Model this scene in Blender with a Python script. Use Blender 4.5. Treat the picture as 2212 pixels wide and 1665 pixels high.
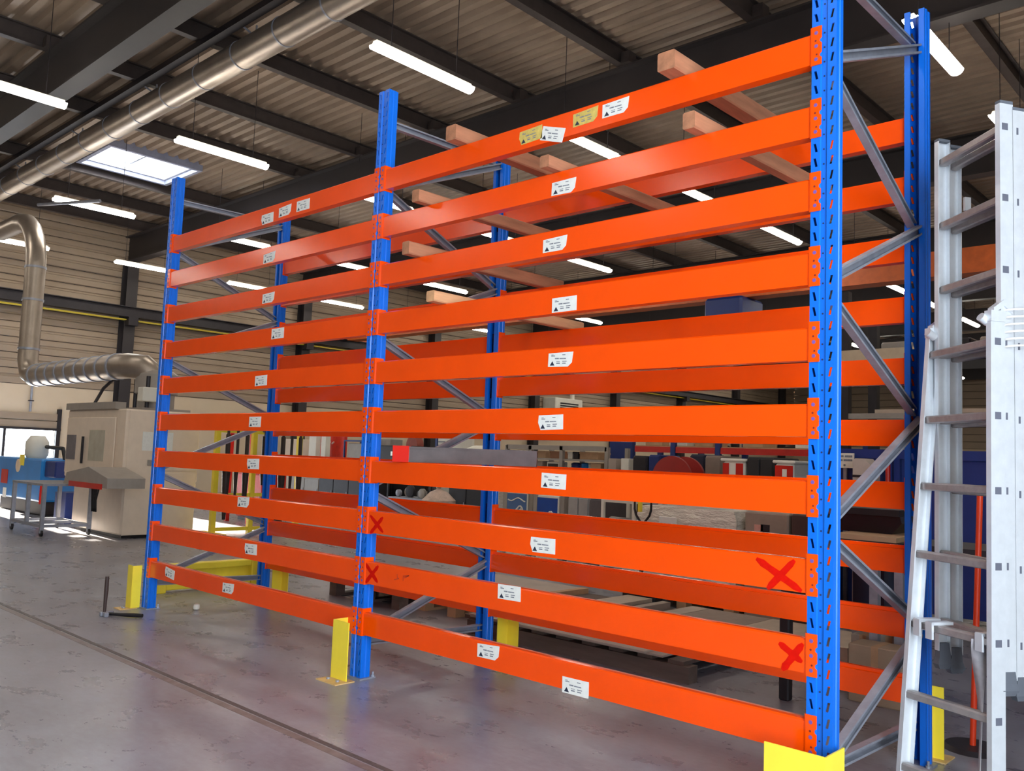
import bpy, math, random
from math import sin, cos, pi, radians as R
from mathutils import Vector as V, Matrix
random.seed(7)
for o in list(bpy.data.objects): bpy.data.objects.remove(o)
scn = bpy.context.scene
col = scn.collection

# ------------------------------------------------------------------ camera
W, H = 2212, 1665
F, YAW, PITCH, ROLL = 1874.23, 0.7544, 0.0835, 0.0373
CAM = V((1.3938, -3.2033, 1.3145))
fw = V((-sin(YAW)*cos(PITCH), cos(YAW)*cos(PITCH), sin(PITCH)))
rt0 = V((cos(YAW), sin(YAW), 0)); up0 = rt0.cross(fw)
rt = rt0*cos(ROLL) + up0*sin(ROLL); up = up0*cos(ROLL) - rt0*sin(ROLL)
cam = bpy.data.cameras.new('camera'); co = bpy.data.objects.new('camera', cam); col.objects.link(co)
cam.sensor_fit = 'HORIZONTAL'; cam.sensor_width = 36; cam.lens = 36*F/W; cam.clip_end = 200; cam.clip_start = .05
co.matrix_world = Matrix(((rt.x, up.x, -fw.x, CAM.x), (rt.y, up.y, -fw.y, CAM.y), (rt.z, up.z, -fw.z, CAM.z), (0, 0, 0, 1)))
scn.camera = co
def ray(x, y): return fw + rt*((x-W/2)/F) - up*((y-H/2)/F)
def aty(x, y, Y): v = ray(x, y); return CAM + v*((Y-CAM.y)/v.y)
def atx(x, y, X): v = ray(x, y); return CAM + v*((X-CAM.x)/v.x)
def atz(x, y, Z=0.0): v = ray(x, y); return CAM + v*((Z-CAM.z)/v.z)
def atw(x, y, w): return CAM + ray(x, y)*w

# ------------------------------------------------------------------ light
LAMP_STRENGTH = 23.0
SKY = 9.0
wd = bpy.data.worlds.new('World'); scn.world = wd; wd.use_nodes = True
bg = wd.node_tree.nodes['Background']; bg.inputs[0].default_value = (.80, .90, 1.0, 1); bg.inputs[1].default_value = SKY
sun = bpy.data.lights.new('sun', 'SUN'); sun.energy = 130; sun.angle = R(.6); sun.color = (1, .9, .75)
so = bpy.data.objects.new('sun', sun); col.objects.link(so)
so.rotation_euler = V((1, -.06, -.135)).to_track_quat('-Z', 'Y').to_euler()
def portal(loc, size, direction):
    l = bpy.data.lights.new('portal', 'AREA'); l.shape = 'RECTANGLE'; l.size, l.size_y = size
    l.cycles.is_portal = True
    o = bpy.data.objects.new('portal', l); col.objects.link(o); o.location = loc
    o.rotation_euler = V(direction).to_track_quat('-Z', 'Y').to_euler()
scn.view_settings.view_transform = 'Standard'; scn.view_settings.look = 'None'
scn.view_settings.exposure = 0.45; scn.view_settings.gamma = 1.0; scn.view_settings.use_curve_mapping = False

# ------------------------------------------------------------------ materials
def lin(c):
    return tuple(((x/255)/12.92 if x/255 <= .04045 else ((x/255+.055)/1.055)**2.4) for x in c)
MATS = {}
def mat(name, rgb, rough=.5, metal=0.0, var=.12, scale=6.0, bump=0.0, stretch=None, emit=None, rvar=0.0, spec=None):
    if name in MATS: return MATS[name]
    m = bpy.data.materials.new(name); m.use_nodes = True; nt = m.node_tree; n = nt.nodes; b = n['Principled BSDF']
    c = lin(rgb)
    tc = n.new('ShaderNodeTexCoord'); mp = n.new('ShaderNodeMapping'); nz = n.new('ShaderNodeTexNoise')
    nt.links.new(tc.outputs['Object'], mp.inputs[0]); nt.links.new(mp.outputs[0], nz.inputs[0])
    if stretch: mp.inputs['Scale'].default_value = stretch
    nz.inputs['Scale'].default_value = scale; nz.inputs['Detail'].default_value = 5; nz.inputs['Roughness'].default_value = .6
    rmp = n.new('ShaderNodeValToRGB'); rmp.color_ramp.elements[0].position = .3; rmp.color_ramp.elements[1].position = .7
    rmp.color_ramp.elements[0].color = tuple(x*(1-var) for x in c)+(1,); rmp.color_ramp.elements[1].color = tuple(min(1, x*(1+var)) for x in c)+(1,)
    nt.links.new(nz.outputs['Fac'], rmp.inputs[0]); nt.links.new(rmp.outputs[0], b.inputs['Base Color'])
    b.inputs['Roughness'].default_value = rough; b.inputs['Metallic'].default_value = metal
    if spec is not None: b.inputs['Specular IOR Level'].default_value = spec
    if rvar:
        mr = n.new('ShaderNodeMapRange'); mr.inputs[3].default_value = rough-rvar; mr.inputs[4].default_value = rough+rvar
        mr.inputs[1].default_value = .3; mr.inputs[2].default_value = .7
        nt.links.new(nz.outputs['Fac'], mr.inputs[0]); nt.links.new(mr.outputs[0], b.inputs['Roughness'])
    if bump:
        bp = n.new('ShaderNodeBump'); bp.inputs['Strength'].default_value = bump; bp.inputs['Distance'].default_value = .02
        nt.links.new(nz.outputs['Fac'], bp.inputs['Height']); nt.links.new(bp.outputs[0], b.inputs['Normal'])
    if emit:
        b.inputs['Emission Color'].default_value = emit[0]+(1,); b.inputs['Emission Strength'].default_value = emit[1]
    MATS[name] = m; return m
ORANGE = mat('orange_enamel', (248, 78, 2), .17, var=.05, scale=3, spec=.6)
BLUE = mat('blue_enamel', (6, 104, 212), .32, var=.06, scale=4)
GALV = mat('galvanised_steel', (150, 153, 163), .45, .4, var=.15, scale=12)
ALU = mat('brushed_aluminium', (222, 226, 230), .38, .35, var=.05, scale=20)
ALUR = mat('ribbed_aluminium_rung', (165, 158, 155), .42, .5, var=.12, scale=30)
YEL = mat('yellow_enamel', (248, 224, 66), .38, var=.06)
WOOD = mat('rough_sawn_timber', (170, 114, 82), .75, var=.25, scale=5, stretch=(4, .6, 4), bump=.15)
WOODD = mat('dark_weathered_wood', (92, 76, 68), .8, var=.25, scale=4, stretch=(.6, 4, 4), bump=.15)
TAN = mat('pale_pallet_wood', (176, 140, 105), .8, var=.2, scale=5)
CARD = mat('cardboard', (178, 146, 112), .8, var=.1)
SHEET = mat('grey_board_sheet', (165, 150, 138), .55, var=.1, scale=3)
BLACK = mat('black_plastic', (22, 20, 24), .5, var=.2)
DARK = mat('dark_steel', (42, 38, 42), .5, .3, var=.2)
RUBBER = mat('grey_rubber', (92, 96, 104), .7, var=.15)
WHITE = mat('white_plastic', (222, 218, 205), .5, var=.05)
PAPER = mat('white_paper', (228, 228, 222), .6, var=.05, scale=30)
PAPERY = mat('yellow_stained_paper', (205, 180, 95), .6, var=.2, scale=30)
PRINT = mat('grey_print', (120, 124, 132), .6, var=.3, scale=90)
PRINTD = mat('dark_print', (36, 42, 60), .6)
REDPAINT = mat('red_spray_paint', (206, 16, 2), .8, var=.1, scale=40, spec=.1)
SCRIBE = mat('brown_marker', (196, 56, 8), .8, var=.25, scale=60)
RED = mat('red_enamel', (190, 30, 16), .4, var=.15)
REDP = mat('red_plastic_cap', (212, 28, 10), .4, var=.05)
BEIGE = mat('beige_machine_enamel', (224, 206, 186), .45, var=.05)
BEIGED = mat('grey_machine_enamel', (150, 142, 134), .45, var=.08)
SKYBLUE = mat('sky_blue_enamel', (28, 122, 196), .4, var=.12, scale=2)
NAVY = mat('navy_blue_enamel', (18, 44, 110), .45, var=.12, scale=3)
DECK = mat('roof_deck_steel', (146, 128, 111), .5, .25, var=.15, scale=1.5)
GIRD = mat('girder_paint', (44, 39, 40), .55, var=.15, scale=2)
PURL = mat('purlin_steel', (66, 58, 56), .5, .3, var=.15)
SIDING = mat('wall_siding', (154, 136, 116), .5, .1, var=.06, scale=1.5)
PLASTER = mat('wall_panel_cream', (205, 186, 158), .7, var=.05, scale=1.0)
SPIRAL = mat('spiral_duct_steel', (160, 148, 136), .38, .75, var=.1, scale=4)
CRANE = mat('orange_crane_paint', (196, 92, 34), .5, var=.15)
WRAP = mat('plastic_wrap', (224, 218, 204), .15, .1, var=.1, scale=5, stretch=(1, 1, 3), bump=2.5)
CONC = None
def concrete():
    m = bpy.data.materials.new('polished_concrete'); m.use_nodes = True; nt = m.node_tree; n = nt.nodes; b = n['Principled BSDF']
    tc = n.new('ShaderNodeTexCoord')
    def noise(sc, det, st=None):
        nz = n.new('ShaderNodeTexNoise'); nz.inputs['Scale'].default_value = sc; nz.inputs['Detail'].default_value = det; nz.inputs['Roughness'].default_value = .65
        mp = n.new('ShaderNodeMapping'); nt.links.new(tc.outputs['Object'], mp.inputs[0]); nt.links.new(mp.outputs[0], nz.inputs[0])
        if st: mp.inputs['Scale'].default_value = st
        return nz
    a = noise(.9, 6); c = noise(3.2, 6, (1, 1.5, 1)); d = noise(38, 4)
    r = n.new('ShaderNodeValToRGB'); e = r.color_ramp.elements
    e[0].position = .32; e[0].color = lin((112, 107, 112))+(1,); e[1].position = .68; e[1].color = lin((150, 152, 162))+(1,)
    mx = n.new('ShaderNodeMath'); mx.operation = 'MULTIPLY_ADD'; mx.inputs[1].default_value = .62
    m2 = n.new('ShaderNodeMath'); m2.operation = 'MULTIPLY_ADD'; m2.inputs[1].default_value = .38
    m3 = n.new('ShaderNodeMath'); m3.operation = 'MULTIPLY_ADD'; m3.inputs[1].default_value = .3; m3.inputs[2].default_value = -.15
    g = noise(16, 6, (1, 2, 1)); nt.links.new(g.outputs['Fac'], m3.inputs[0]); nt.links.new(m3.outputs[0], m2.inputs[2])
    nt.links.new(c.outputs['Fac'], m2.inputs[0]); nt.links.new(a.outputs['Fac'], mx.inputs[0]); nt.links.new(m2.outputs[0], mx.inputs[2])
    nt.links.new(mx.outputs[0], r.inputs[0])
    sc = noise(7, 3, (.5, 3.5, 1)); sc.inputs['Distortion'].default_value = 1.2
    sr = n.new('ShaderNodeMapRange'); sr.inputs[1].default_value = .66; sr.inputs[2].default_value = .8; sr.inputs[4].default_value = .45
    nt.links.new(sc.outputs['Fac'], sr.inputs[0])
    mc_ = n.new('ShaderNodeMixRGB'); mc_.inputs[2].default_value = lin((186, 180, 178))+(1,)
    nt.links.new(sr.outputs[0], mc_.inputs[0]); nt.links.new(r.outputs[0], mc_.inputs[1]); nt.links.new(mc_.outputs[0], b.inputs['Base Color'])
    mr = n.new('ShaderNodeMapRange'); mr.inputs[1].default_value = .3; mr.inputs[2].default_value = .7; mr.inputs[3].default_value = .24; mr.inputs[4].default_value = .36
    nt.links.new(c.outputs['Fac'], mr.inputs[0]); nt.links.new(mr.outputs[0], b.inputs['Roughness'])
    bp = n.new('ShaderNodeBump'); bp.inputs['Strength'].default_value = .015; bp.inputs['Distance'].default_value = .005
    nt.links.new(d.outputs['Fac'], bp.inputs['Height']); nt.links.new(bp.outputs[0], b.inputs['Normal'])
    return m
CONC = concrete()
def skyglass():
    m = bpy.data.materials.new('opal_dome'); m.use_nodes = True; nt = m.node_tree; n = nt.nodes
    for x in list(n): n.remove(x)
    o = n.new('ShaderNodeOutputMaterial'); t = n.new('ShaderNodeBsdfTransparent'); d = n.new('ShaderNodeBsdfTranslucent'); mx = n.new('ShaderNodeMixShader')
    d.inputs[0].default_value = (.9, .93, .95, 1); mx.inputs[0].default_value = .35
    nt.links.new(t.outputs[0], mx.inputs[1]); nt.links.new(d.outputs[0], mx.inputs[2]); nt.links.new(mx.outputs[0], o.inputs[0])
    return m
OPAL = skyglass()
TUBE = mat('lit_diffuser', (255, 250, 240), .5, var=0, emit=((1.0, .93, .82), LAMP_STRENGTH))

# ------------------------------------------------------------------ mesh builder
class MB:
    def __init__(s): s.v = []; s.f = []; s.smooth = False
    def add(s, vs, fs):
        k = len(s.v); s.v += [V(x) for x in vs]; s.f += [tuple(i+k for i in f) for f in fs]; return s
    def box(s, a, b):
        x0, y0, z0 = (min(a[i], b[i]) for i in range(3)); x1, y1, z1 = (max(a[i], b[i]) for i in range(3))
        return s.add([(x0,y0,z0),(x1,y0,z0),(x1,y1,z0),(x0,y1,z0),(x0,y0,z1),(x1,y0,z1),(x1,y1,z1),(x0,y1,z1)],
                     [(0,3,2,1),(4,5,6,7),(0,1,5,4),(1,2,6,5),(2,3,7,6),(3,0,4,7)])
    def bbox(s, a, b, r=.01):          # box with chamfered vertical and horizontal edges
        x0, y0, z0 = (min(a[i], b[i]) for i in range(3)); x1, y1, z1 = (max(a[i], b[i]) for i in range(3))
        r = min(r, (x1-x0)/3, (y1-y0)/3, (z1-z0)/3)
        def ring(z, d):
            return [(x0+r+d,y0+d,z),(x1-r-d,y0+d,z),(x1-d,y0+r+d,z),(x1-d,y1-r-d,z),(x1-r-d,y1-d,z),(x0+r+d,y1-d,z),(x0+d,y1-r-d,z),(x0+d,y0+r+d,z)]
        vs = ring(z0, r*.6)+ring(z0+r, 0)+ring(z1-r, 0)+ring(z1, r*.6); fs = [tuple(range(7,-1,-1)), tuple(range(24,32))]
        for l in range(3):
            for i in range(8): j = (i+1) % 8; fs.append((l*8+i, l*8+j, l*8+8+j, l*8+8+i))
        return s.add(vs, fs)
    def obox(s, p, q, a, b, wa, wb):   # bar from p to q with half extents along unit axes a, b
        p, q, a, b = V(p), V(q), V(a)*wa, V(b)*wb
        vs = [p-a-b, p+a-b, p+a+b, p-a+b, q-a-b, q+a-b, q+a+b, q-a+b]
        return s.add(vs, [(0,3,2,1),(4,5,6,7),(0,1,5,4),(1,2,6,5),(2,3,7,6),(3,0,4,7)])
    def bar(s, p, q, w, h=None, upv=(0,0,1)):
        p, q = V(p), V(q); d = (q-p).normalized(); u = V(upv)
        if abs(d.dot(u)) > .95: u = V((1, 0, 0))
        a = d.cross(u).normalized(); b = a.cross(d).normalized()
        return s.obox(p, q, a, b, w/2, (h or w)/2)
    def extrude(s, prof, p, q, a, b, closed=True):   # profile [(u,v)] in axes a,b swept from p to q
        p, q, a, b = V(p), V(q), V(a), V(b); n = len(prof)
        vs = [p+a*u+b*v for u, v in prof]+[q+a*u+b*v for u, v in prof]
        fs = [(i, (i+1) % n, n+(i+1) % n, n+i) for i in range(n if closed else n-1)]
        if closed: fs += [tuple(range(n-1, -1, -1)), tuple(range(n, 2*n))]
        return s.add(vs, fs)
    def tube(s, pts, r, n=10, caps=True):
        pts = [V(p) for p in pts]; rr = r if isinstance(r, (list, tuple)) else [r]*len(pts); rings = []; prev = None
        for i, p in enumerate(pts):
            d = (pts[min(i+1, len(pts)-1)]-pts[max(i-1, 0)]).normalized()
            if prev is None: u = V((0,0,1)) if abs(d.z) < .9 else V((1,0,0)); a = d.cross(u).normalized()
            else: a = (prev - d*prev.dot(d)).normalized()
            b = d.cross(a); prev = a
            rings.append([p+a*cos(2*pi*k/n)*rr[i]+b*sin(2*pi*k/n)*rr[i] for k in range(n)])
        vs = [x for g in rings for x in g]; fs = []
        for i in range(len(pts)-1):
            for k in range(n): j = (k+1) % n; fs.append((i*n+k, i*n+j, (i+1)*n+j, (i+1)*n+k))
        if caps: fs += [tuple(range(n-1,-1,-1)), tuple(range((len(pts)-1)*n, len(pts)*n))]
        s.smooth = True; return s.add(vs, fs)
    def lathe(s, c, prof, n=20, axis='z'):
        c = V(c); vs = []; fs = []
        for r, h in prof:
            for k in range(n):
                t = 2*pi*k/n; p = (r*cos(t), r*sin(t), h)
                if axis == 'y': p = (p[0], h, p[1])
                if axis == 'x': p = (h, p[0], p[1])
                vs.append(c+V(p))
        for i in range(len(prof)-1):
            for k in range(n): j = (k+1) % n; fs.append((i*n+k, i*n+j, (i+1)*n+j, (i+1)*n+k))
        fs += [tuple(range(n-1,-1,-1)), tuple(range((len(prof)-1)*n, len(prof)*n))]
        s.smooth = True; return s.add(vs, fs)
    def poly(s, pts, d):               # prism: polygon pts extruded by vector d
        pts = [V(p) for p in pts]; d = V(d); n = len(pts)
        return s.add(pts+[p+d for p in pts], [tuple(range(n-1,-1,-1)), tuple(range(n, 2*n))]+[(i, (i+1) % n, n+(i+1) % n, n+i) for i in range(n)])
    def mesh(s, name, m, origin=(0,0,0)):
        o = V(origin); me = bpy.data.meshes.new(name); me.from_pydata([tuple(x-o) for x in s.v], [], s.f)
        if m: me.materials.append(m)
        if s.smooth:
            me.shade_smooth()
            try: me.set_sharp_from_angle(angle=R(40))
            except Exception: pass
        me.validate(); me.update(); return me
    def build(s, name, m, parent=None, origin=None):
        if origin is None: origin = tuple(parent_world(parent)) if parent else (0,0,0)
        o = bpy.data.objects.new(name, s.mesh(name, m, origin)); col.objects.link(o)
        if parent: o.parent = parent
        else: o.location = origin
        return o
def parent_world(o):
    p = V((0,0,0))
    while o: p = p+V(o.location); o = o.parent
    return p
def tag(o, label, cat, group=None):
    o['label'] = label; o['category'] = cat
    if group: o['group'] = group
    return o
def thing(name, loc, label=None, cat=None, group=None):
    o = bpy.data.objects.new(name, None); col.objects.link(o); o.location = loc; o.empty_display_size = .2
    if label: tag(o, label, cat, group)
    return o
def struct(o): o['kind'] = 'structure'; return o
def sroot(name, loc=(0,0,0)): return struct(thing(name, loc))
def place(mb, name, m, loc): o = mb.build(name, m); o.location = loc; return o
def inst(name, me, parent, loc=(0,0,0)):
    o = bpy.data.objects.new(name, me); col.objects.link(o); o.parent = parent; o.location = loc; return o
def copy_tree(o, parent=None):
    c = o.copy(); col.objects.link(c); c.parent = parent
    for ch in list(o.children): copy_tree(ch, c)
    return c

# ------------------------------------------------------------------ setting: shell
XL, XR, YF, YB = -22.6, 2.7, -8.5, 48.0
ZD = 7.28           # underside of the deck
fl = struct(MB().box((XL-.3, YF-.3, -.2), (XR+.3, YB+.3, 0)).build('floor', CONC))
jm = MB().box((XL+.1, -.808, -.001), (XR-.1, -.78, .0015))
jm.build('expansion_joint', mat('joint_filler', (84, 75, 74), .6, var=.4, scale=20, stretch=(1, 6, 1)), fl)
jm = MB().box((XL+.1, -.86, -.001), (XR-.1, -.818, .001))
jm.build('joint_edge', mat('joint_edge_stain', (118, 106, 102), .45, var=.35, scale=12), fl)
# ceiling: deck sheets, purlins, girders
ceil = sroot('ceiling', (0, 0, 0))
SX0, SX1, SY0, SY1 = -17.5, -15.98, 3.45, 5.25
def deck_mesh(x0, x1):
    m = MB(); prof = []
    for k in range(4): b = k*.225; prof += [(b, 0), (b+.1, 0), (b+.135, .065), (b+.19, .065)]
    prof.append((.9, 0))
    m.extrude(prof, (x0, 0, 0), (x1, 0, 0), (0,1,0), (0,0,1), closed=False); return m.mesh('deck_sheet', DECK)
dm_full = deck_mesh(XL, XR+.2); dm_a = deck_mesh(XL, SX0); dm_b = deck_mesh(SX1, XR+.2)
y = SY0-.9*14
while y < YB:
    if SY0-.01 < y < SY1-.1: inst('deck_sheet', dm_a, ceil, (0, y, ZD)); inst('deck_sheet', dm_b, ceil, (0, y, ZD))
    else: inst('deck_sheet', dm_full, ceil, (0, y, ZD))
    y += .9
# opaque insulation above the deck keeps the sky out
ins = MB()
for a, b, c, d in ((XL-.3, SX0-.05, YF-.3, YB+.3), (SX1+.05, XR+.3, YF-.3, YB+.3), (SX0-.05, SX1+.05, YF-.3, SY0-.05), (SX0-.05, SX1+.05, SY1+.05, YB+.3)):
    ins.box((a, c, ZD+.075), (b, d, ZD+.25))
ins.build('roof_insulation', DARK, ceil)
def isec(h, w, t, tf):
    return [(-w/2,-h),(w/2,-h),(w/2,-h+tf),(t/2,-h+tf),(t/2,-tf),(w/2,-tf),(w/2,0),(-w/2,0),(-w/2,-tf),(-t/2,-tf),(-t/2,-h+tf),(-w/2,-h+tf)]
gm = MB().extrude(isec(.72, .26, .03, .03), (XL, 0, 0), (XR, 0, 0), (0,1,0), (0,0,1)).mesh('girder', GIRD)
GY = [.95+5.6*k for k in range(-1, 9)]
for y in GY: inst('girder', gm, ceil, (0, y+.13, 7.0))
pm = MB().extrude(isec(.26, .12, .014, .016), (0, YF, 0), (0, YB, 0), (1,0,0), (0,0,1)).mesh('purlin', PURL)
PX = [-21.6, -19.65, -17.72, -14.22, -12.12, -10.03, -7.97, -5.87, -3.82, -1.75, .32, 2.4]
for x in PX: inst('purlin', pm, ceil, (x, 0, ZD-.01))
cl = MB().box((-.07, -.09, -.16), (.07, .09, 0)).mesh('purlin_cleat', PURL)
for gy in GY[0:4]:
    for x in PX[3:11]: inst('purlin_cleat', cl, ceil, (x+.13, gy+.02, 7.16))
# walls
wl = sroot('wall_left', (XL, 0, 0))
DO0, DO1, DOZ = 2.25, 5.15, 1.64       # half raised roller door opening
ZP = 2.72
pan = MB()
for a, b, c, d in ((YF, DO0, 0, ZP), (DO1, YB, 0, ZP), (DO0, DO1, DOZ, ZP)): pan.box((XL-.2, a, c), (XL-.02, b, d))
pan.build('lower_panel', PLASTER, wl)
MB().box((XL-.2, YF, ZP), (XL-.03, YB, ZD+.1)).build('backing', DARK, wl)
sm = MB().extrude([(0, .012), (.012, .03), (.012, .17), (-.02, .19), (-.02, .23), (.012, .25), (.012, .36), (0, .385), (-.2, .385), (-.2, .012)], (0, YF, 0), (0, YB, 0), (1,0,0), (0,0,1)).mesh('siding_panel', SIDING)
z = ZP
while z < 7.2: inst('siding_panel', sm, wl, (0, 0, z)); z += .39
colm = MB().extrude([(a, b+.36) for a, b in [(-.15,-.36),(.15,-.36),(.15,-.34),(.012,-.34),(.012,-.02),(.15,-.02),(.15,0),(-.15,0),(-.15,-.02),(-.012,-.02),(-.012,-.34),(-.15,-.34)]], (0, 0, 0), (0, 0, 6.28), (0,1,0), (1,0,0)).mesh('column', GIRD)
for y in GY: inst('column', colm, wl, (.02, y+.13, 0))
rail = sroot('trim_1', (XL, 0, 4.75))
MB().extrude([(.38,-.14),(.62,-.14),(.62,-.12),(.51,-.12),(.51,.12),(.62,.12),(.62,.14),(.38,.14),(.38,.12),(.49,.12),(.49,-.12),(.38,-.12)], (XL, YF+.1, 4.86), (XL, YB-.1, 4.86), (1,0,0), (0,0,1)).build('runway_beam', DARK, rail)
MB().box((XL+.33, YF+.1, 4.64), (XL+.47, YB-.1, 4.67)).build('conductor_strip', YEL, rail)
for y in GY[1:]: MB().box((XL+.38, y, 4.5), (XL+.62, y+.26, 4.72)).build('bracket', DARK, rail)
wb = sroot('wall_back', (0, YB, 0))
MB().box((XL-.2, YB, 0), (XR+.2, YB+.2, ZP)).build('lower_panel', PLASTER, wb)
MB().box((XL-.2, YB+.03, ZP), (XR+.2, YB+.2, ZD+.1)).build('backing', DARK, wb)
sm2 = MB().extrude([(0, .012), (-.012, .03), (-.012, .36), (0, .385), (.2, .385), (.2, .012)], (XL, 0, 0), (XR, 0, 0), (0,1,0), (0,0,1)).mesh('siding_panel', SIDING)
z = ZP
while z < 7.2: inst('siding_panel', sm2, wb, (0, 0, z)); z += .39
RD0, RD1, RDZ = -5.2, -1.0, 4.2       # open loading door in the right wall, beside the camera
struct(MB().box((XL-.2, YF-.2, 0), (XR+.2, YF, ZD+.1)).build('wall_front', SIDING))
wr = MB()
for a, b, c, d in ((YF, RD0, 0, ZD+.1), (RD1, YB, 0, ZD+.1), (RD0, RD1, RDZ, ZD+.1)): wr.box((XR, a, c), (XR+.2, b, d))
struct(wr.build('wall_right', SIDING))
dl = sroot('door_1', (XL, DO0, 0))
m = MB()
for z0 in (DOZ, DOZ+.2): m.box((XL-.02, DO0-.1, z0), (XL+.05, DO1+.1, z0+.17))
m.build('raised_curtain', SIDING, dl)
m = MB().box((XL-.02, DO0-.1, DOZ-.06), (XL+.08, DO1+.1, DOZ)); m.build('bottom_rail', DARK, dl)
for y in (DO0-.05, DO1+.05): MB().box((XL-.05, y-.05, 0), (XL+.06, y+.05, DOZ+.5)).build('guide_rail', DARK, dl)
MB().box((XL-.03, 3.93, 0), (XL+.01, 3.99, DOZ)).build('mullion', DARK, dl)
portal((XL-.05, (DO0+DO1)/2, DOZ/2), (DO1-DO0, DOZ), (1, 0, 0))
dr = sroot('door_2', (XR, RD0, 0))
for y in (RD0, RD1): MB().box((XR-.05, y-.06, 0), (XR+.05, y+.06, RDZ)).build('door_jamb', DARK, dr)
MB().box((XR-.05, RD0, RDZ-.06), (XR+.05, RD1, RDZ+.1)).build('door_header', DARK, dr)
portal((XR+.12, (RD0+RD1)/2, RDZ/2), (RD1-RD0, RDZ), (-1, 0, 0))
# skylight
sk = sroot('window_1', (SX0, SY0, ZD))
c = MB(); t = .04
c.box((SX0, SY0, ZD-.03), (SX0+t, SY1, ZD+.45)).box((SX1-t, SY0, ZD-.03), (SX1, SY1, ZD+.45)).box((SX0+t, SY0, ZD-.03), (SX1-t, SY0+t, ZD+.45)).box((SX0+t, SY1-t, ZD-.03), (SX1-t, SY1, ZD+.45))
c.build('curb', mat('white_curb', (214, 216, 224), .6), sk)
fr_ = MB()
for a, b, c_, d_ in ((SX0-.08, SX0, SY0-.08, SY1+.08), (SX1, SX1+.08, SY0-.08, SY1+.08), (SX0, SX1, SY0-.08, SY0), (SX0, SX1, SY1, SY1+.08)): fr_.box((a, c_, ZD-.13), (b, d_, ZD+.07))
fr_.build('trim_frame', mat('grey_blue_frame', (150, 156, 178), .5), sk)
MB().box((SX0, SY0, ZD+.451), (SX1, SY1, ZD+.47)).build('dome_pane', OPAL, sk)
MB().bar((SX0+.1, 4.4, ZD+.1), (SX1-.1, 4.4, ZD+.1), .04).bar(((SX0+SX1)/2, 4.4, ZD+.1), ((SX0+SX1)/2-.2, 4.4, ZD+.45), .05).build('opener', GALV, sk)
portal(((SX0+SX1)/2, (SY0+SY1)/2, ZD+.44), (SX1-SX0-.1, SY1-SY0-.1), (0, 0, -1))

# ------------------------------------------------------------------ lamps
LZ = 5.83
lam = thing('batten_lamp', (0,0,0), 'white lit batten lamp hanging on thin rods under the roof', 'lamp', 'batten lamps in rows under the roof')
MB().extrude([(-.05, .0), (.05, .0), (.035, .045), (-.035, .045)], (0, .02, 0), (0, 1.48, 0), (1,0,0), (0,0,1)).build('housing', WHITE, lam)
prof = [(cos(pi+pi*k/8)*.078, sin(pi+pi*k/8)*.066) for k in range(9)]  # diffuser profile widened so the glow around the tube is built into its shape
d = MB().extrude(prof, (0, 0, -.001), (0, 1.5, -.001), (1,0,0), (0,0,1)); d.build('diffuser', TUBE, lam)
rod_me = MB().tube([(0, 0, LZ+.046), (0, 0, ZD+.03)], .005, 6).mesh('lamp_rod', DARK)
LX = [-20.4, -15.75, -10.85, -6.17, -1.5]; LY = [-8.0]+[-.65+3.05*k for k in range(-1, 14)]
LROW = {-20.4: ('lit batten lamp in the row running beside the ribbed side wall', 'lamps in the row by the ribbed wall'), -15.75: ('lit batten lamp in the row running past the skylight', 'lamps in the row past the skylight'),
        -10.85: ('lit batten lamp in the row passing above the beige machine', 'lamps in the row above the beige machine'), -6.17: ('lit batten lamp in the row passing over the rack end with the barrier', 'lamps in the row over the barrier end'),
        -1.5: ('lit batten lamp in the row passing over the bay beside the ladder', 'lamps in the row over the ladder bay')}
first = True
for x in LX:
    for y in LY:
        if x > 2 and y > 20: continue
        o = lam if first else copy_tree(lam); first = False; o.location = (x, y, LZ); o['label'], o['group'] = LROW[x]
        for yy in (.25, 1.25): inst('lamp_rod', rod_me, ceil, (x, y+yy, 0))

# ------------------------------------------------------------------ overhead duct
du = thing('overhead_duct', (-8, 2.55, 6.7), 'long round galvanised duct hung below the roof purlins', 'duct')
MB().tube([(XL+.3, 2.55, 6.7), (XR-.3, 2.55, 6.7)], .19, 28).build('pipe', SPIRAL, du)
seam = MB().tube([(-.012, 0, 0), (.012, 0, 0)], .199, 24).mesh('seam_band', GALV)
x = -21.0
while x < 2: inst('seam_band', seam, du, (x+8, 0, 0)); x += 1.06
MB().box((XL+.3, 2.22, 6.9), (XR-.3, 2.34, 6.99)).build('dark_bar', DARK, du)  # dark bar running along one side of the duct
for x in range(-21, 2, 3): MB().bar((x, 2.28, 6.95), (x, 2.5, 6.87), .02).bar((x+.0, 2.55, 6.88), (x, 2.55, 7.02), .02).build('hanger', GALV, du)

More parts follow.
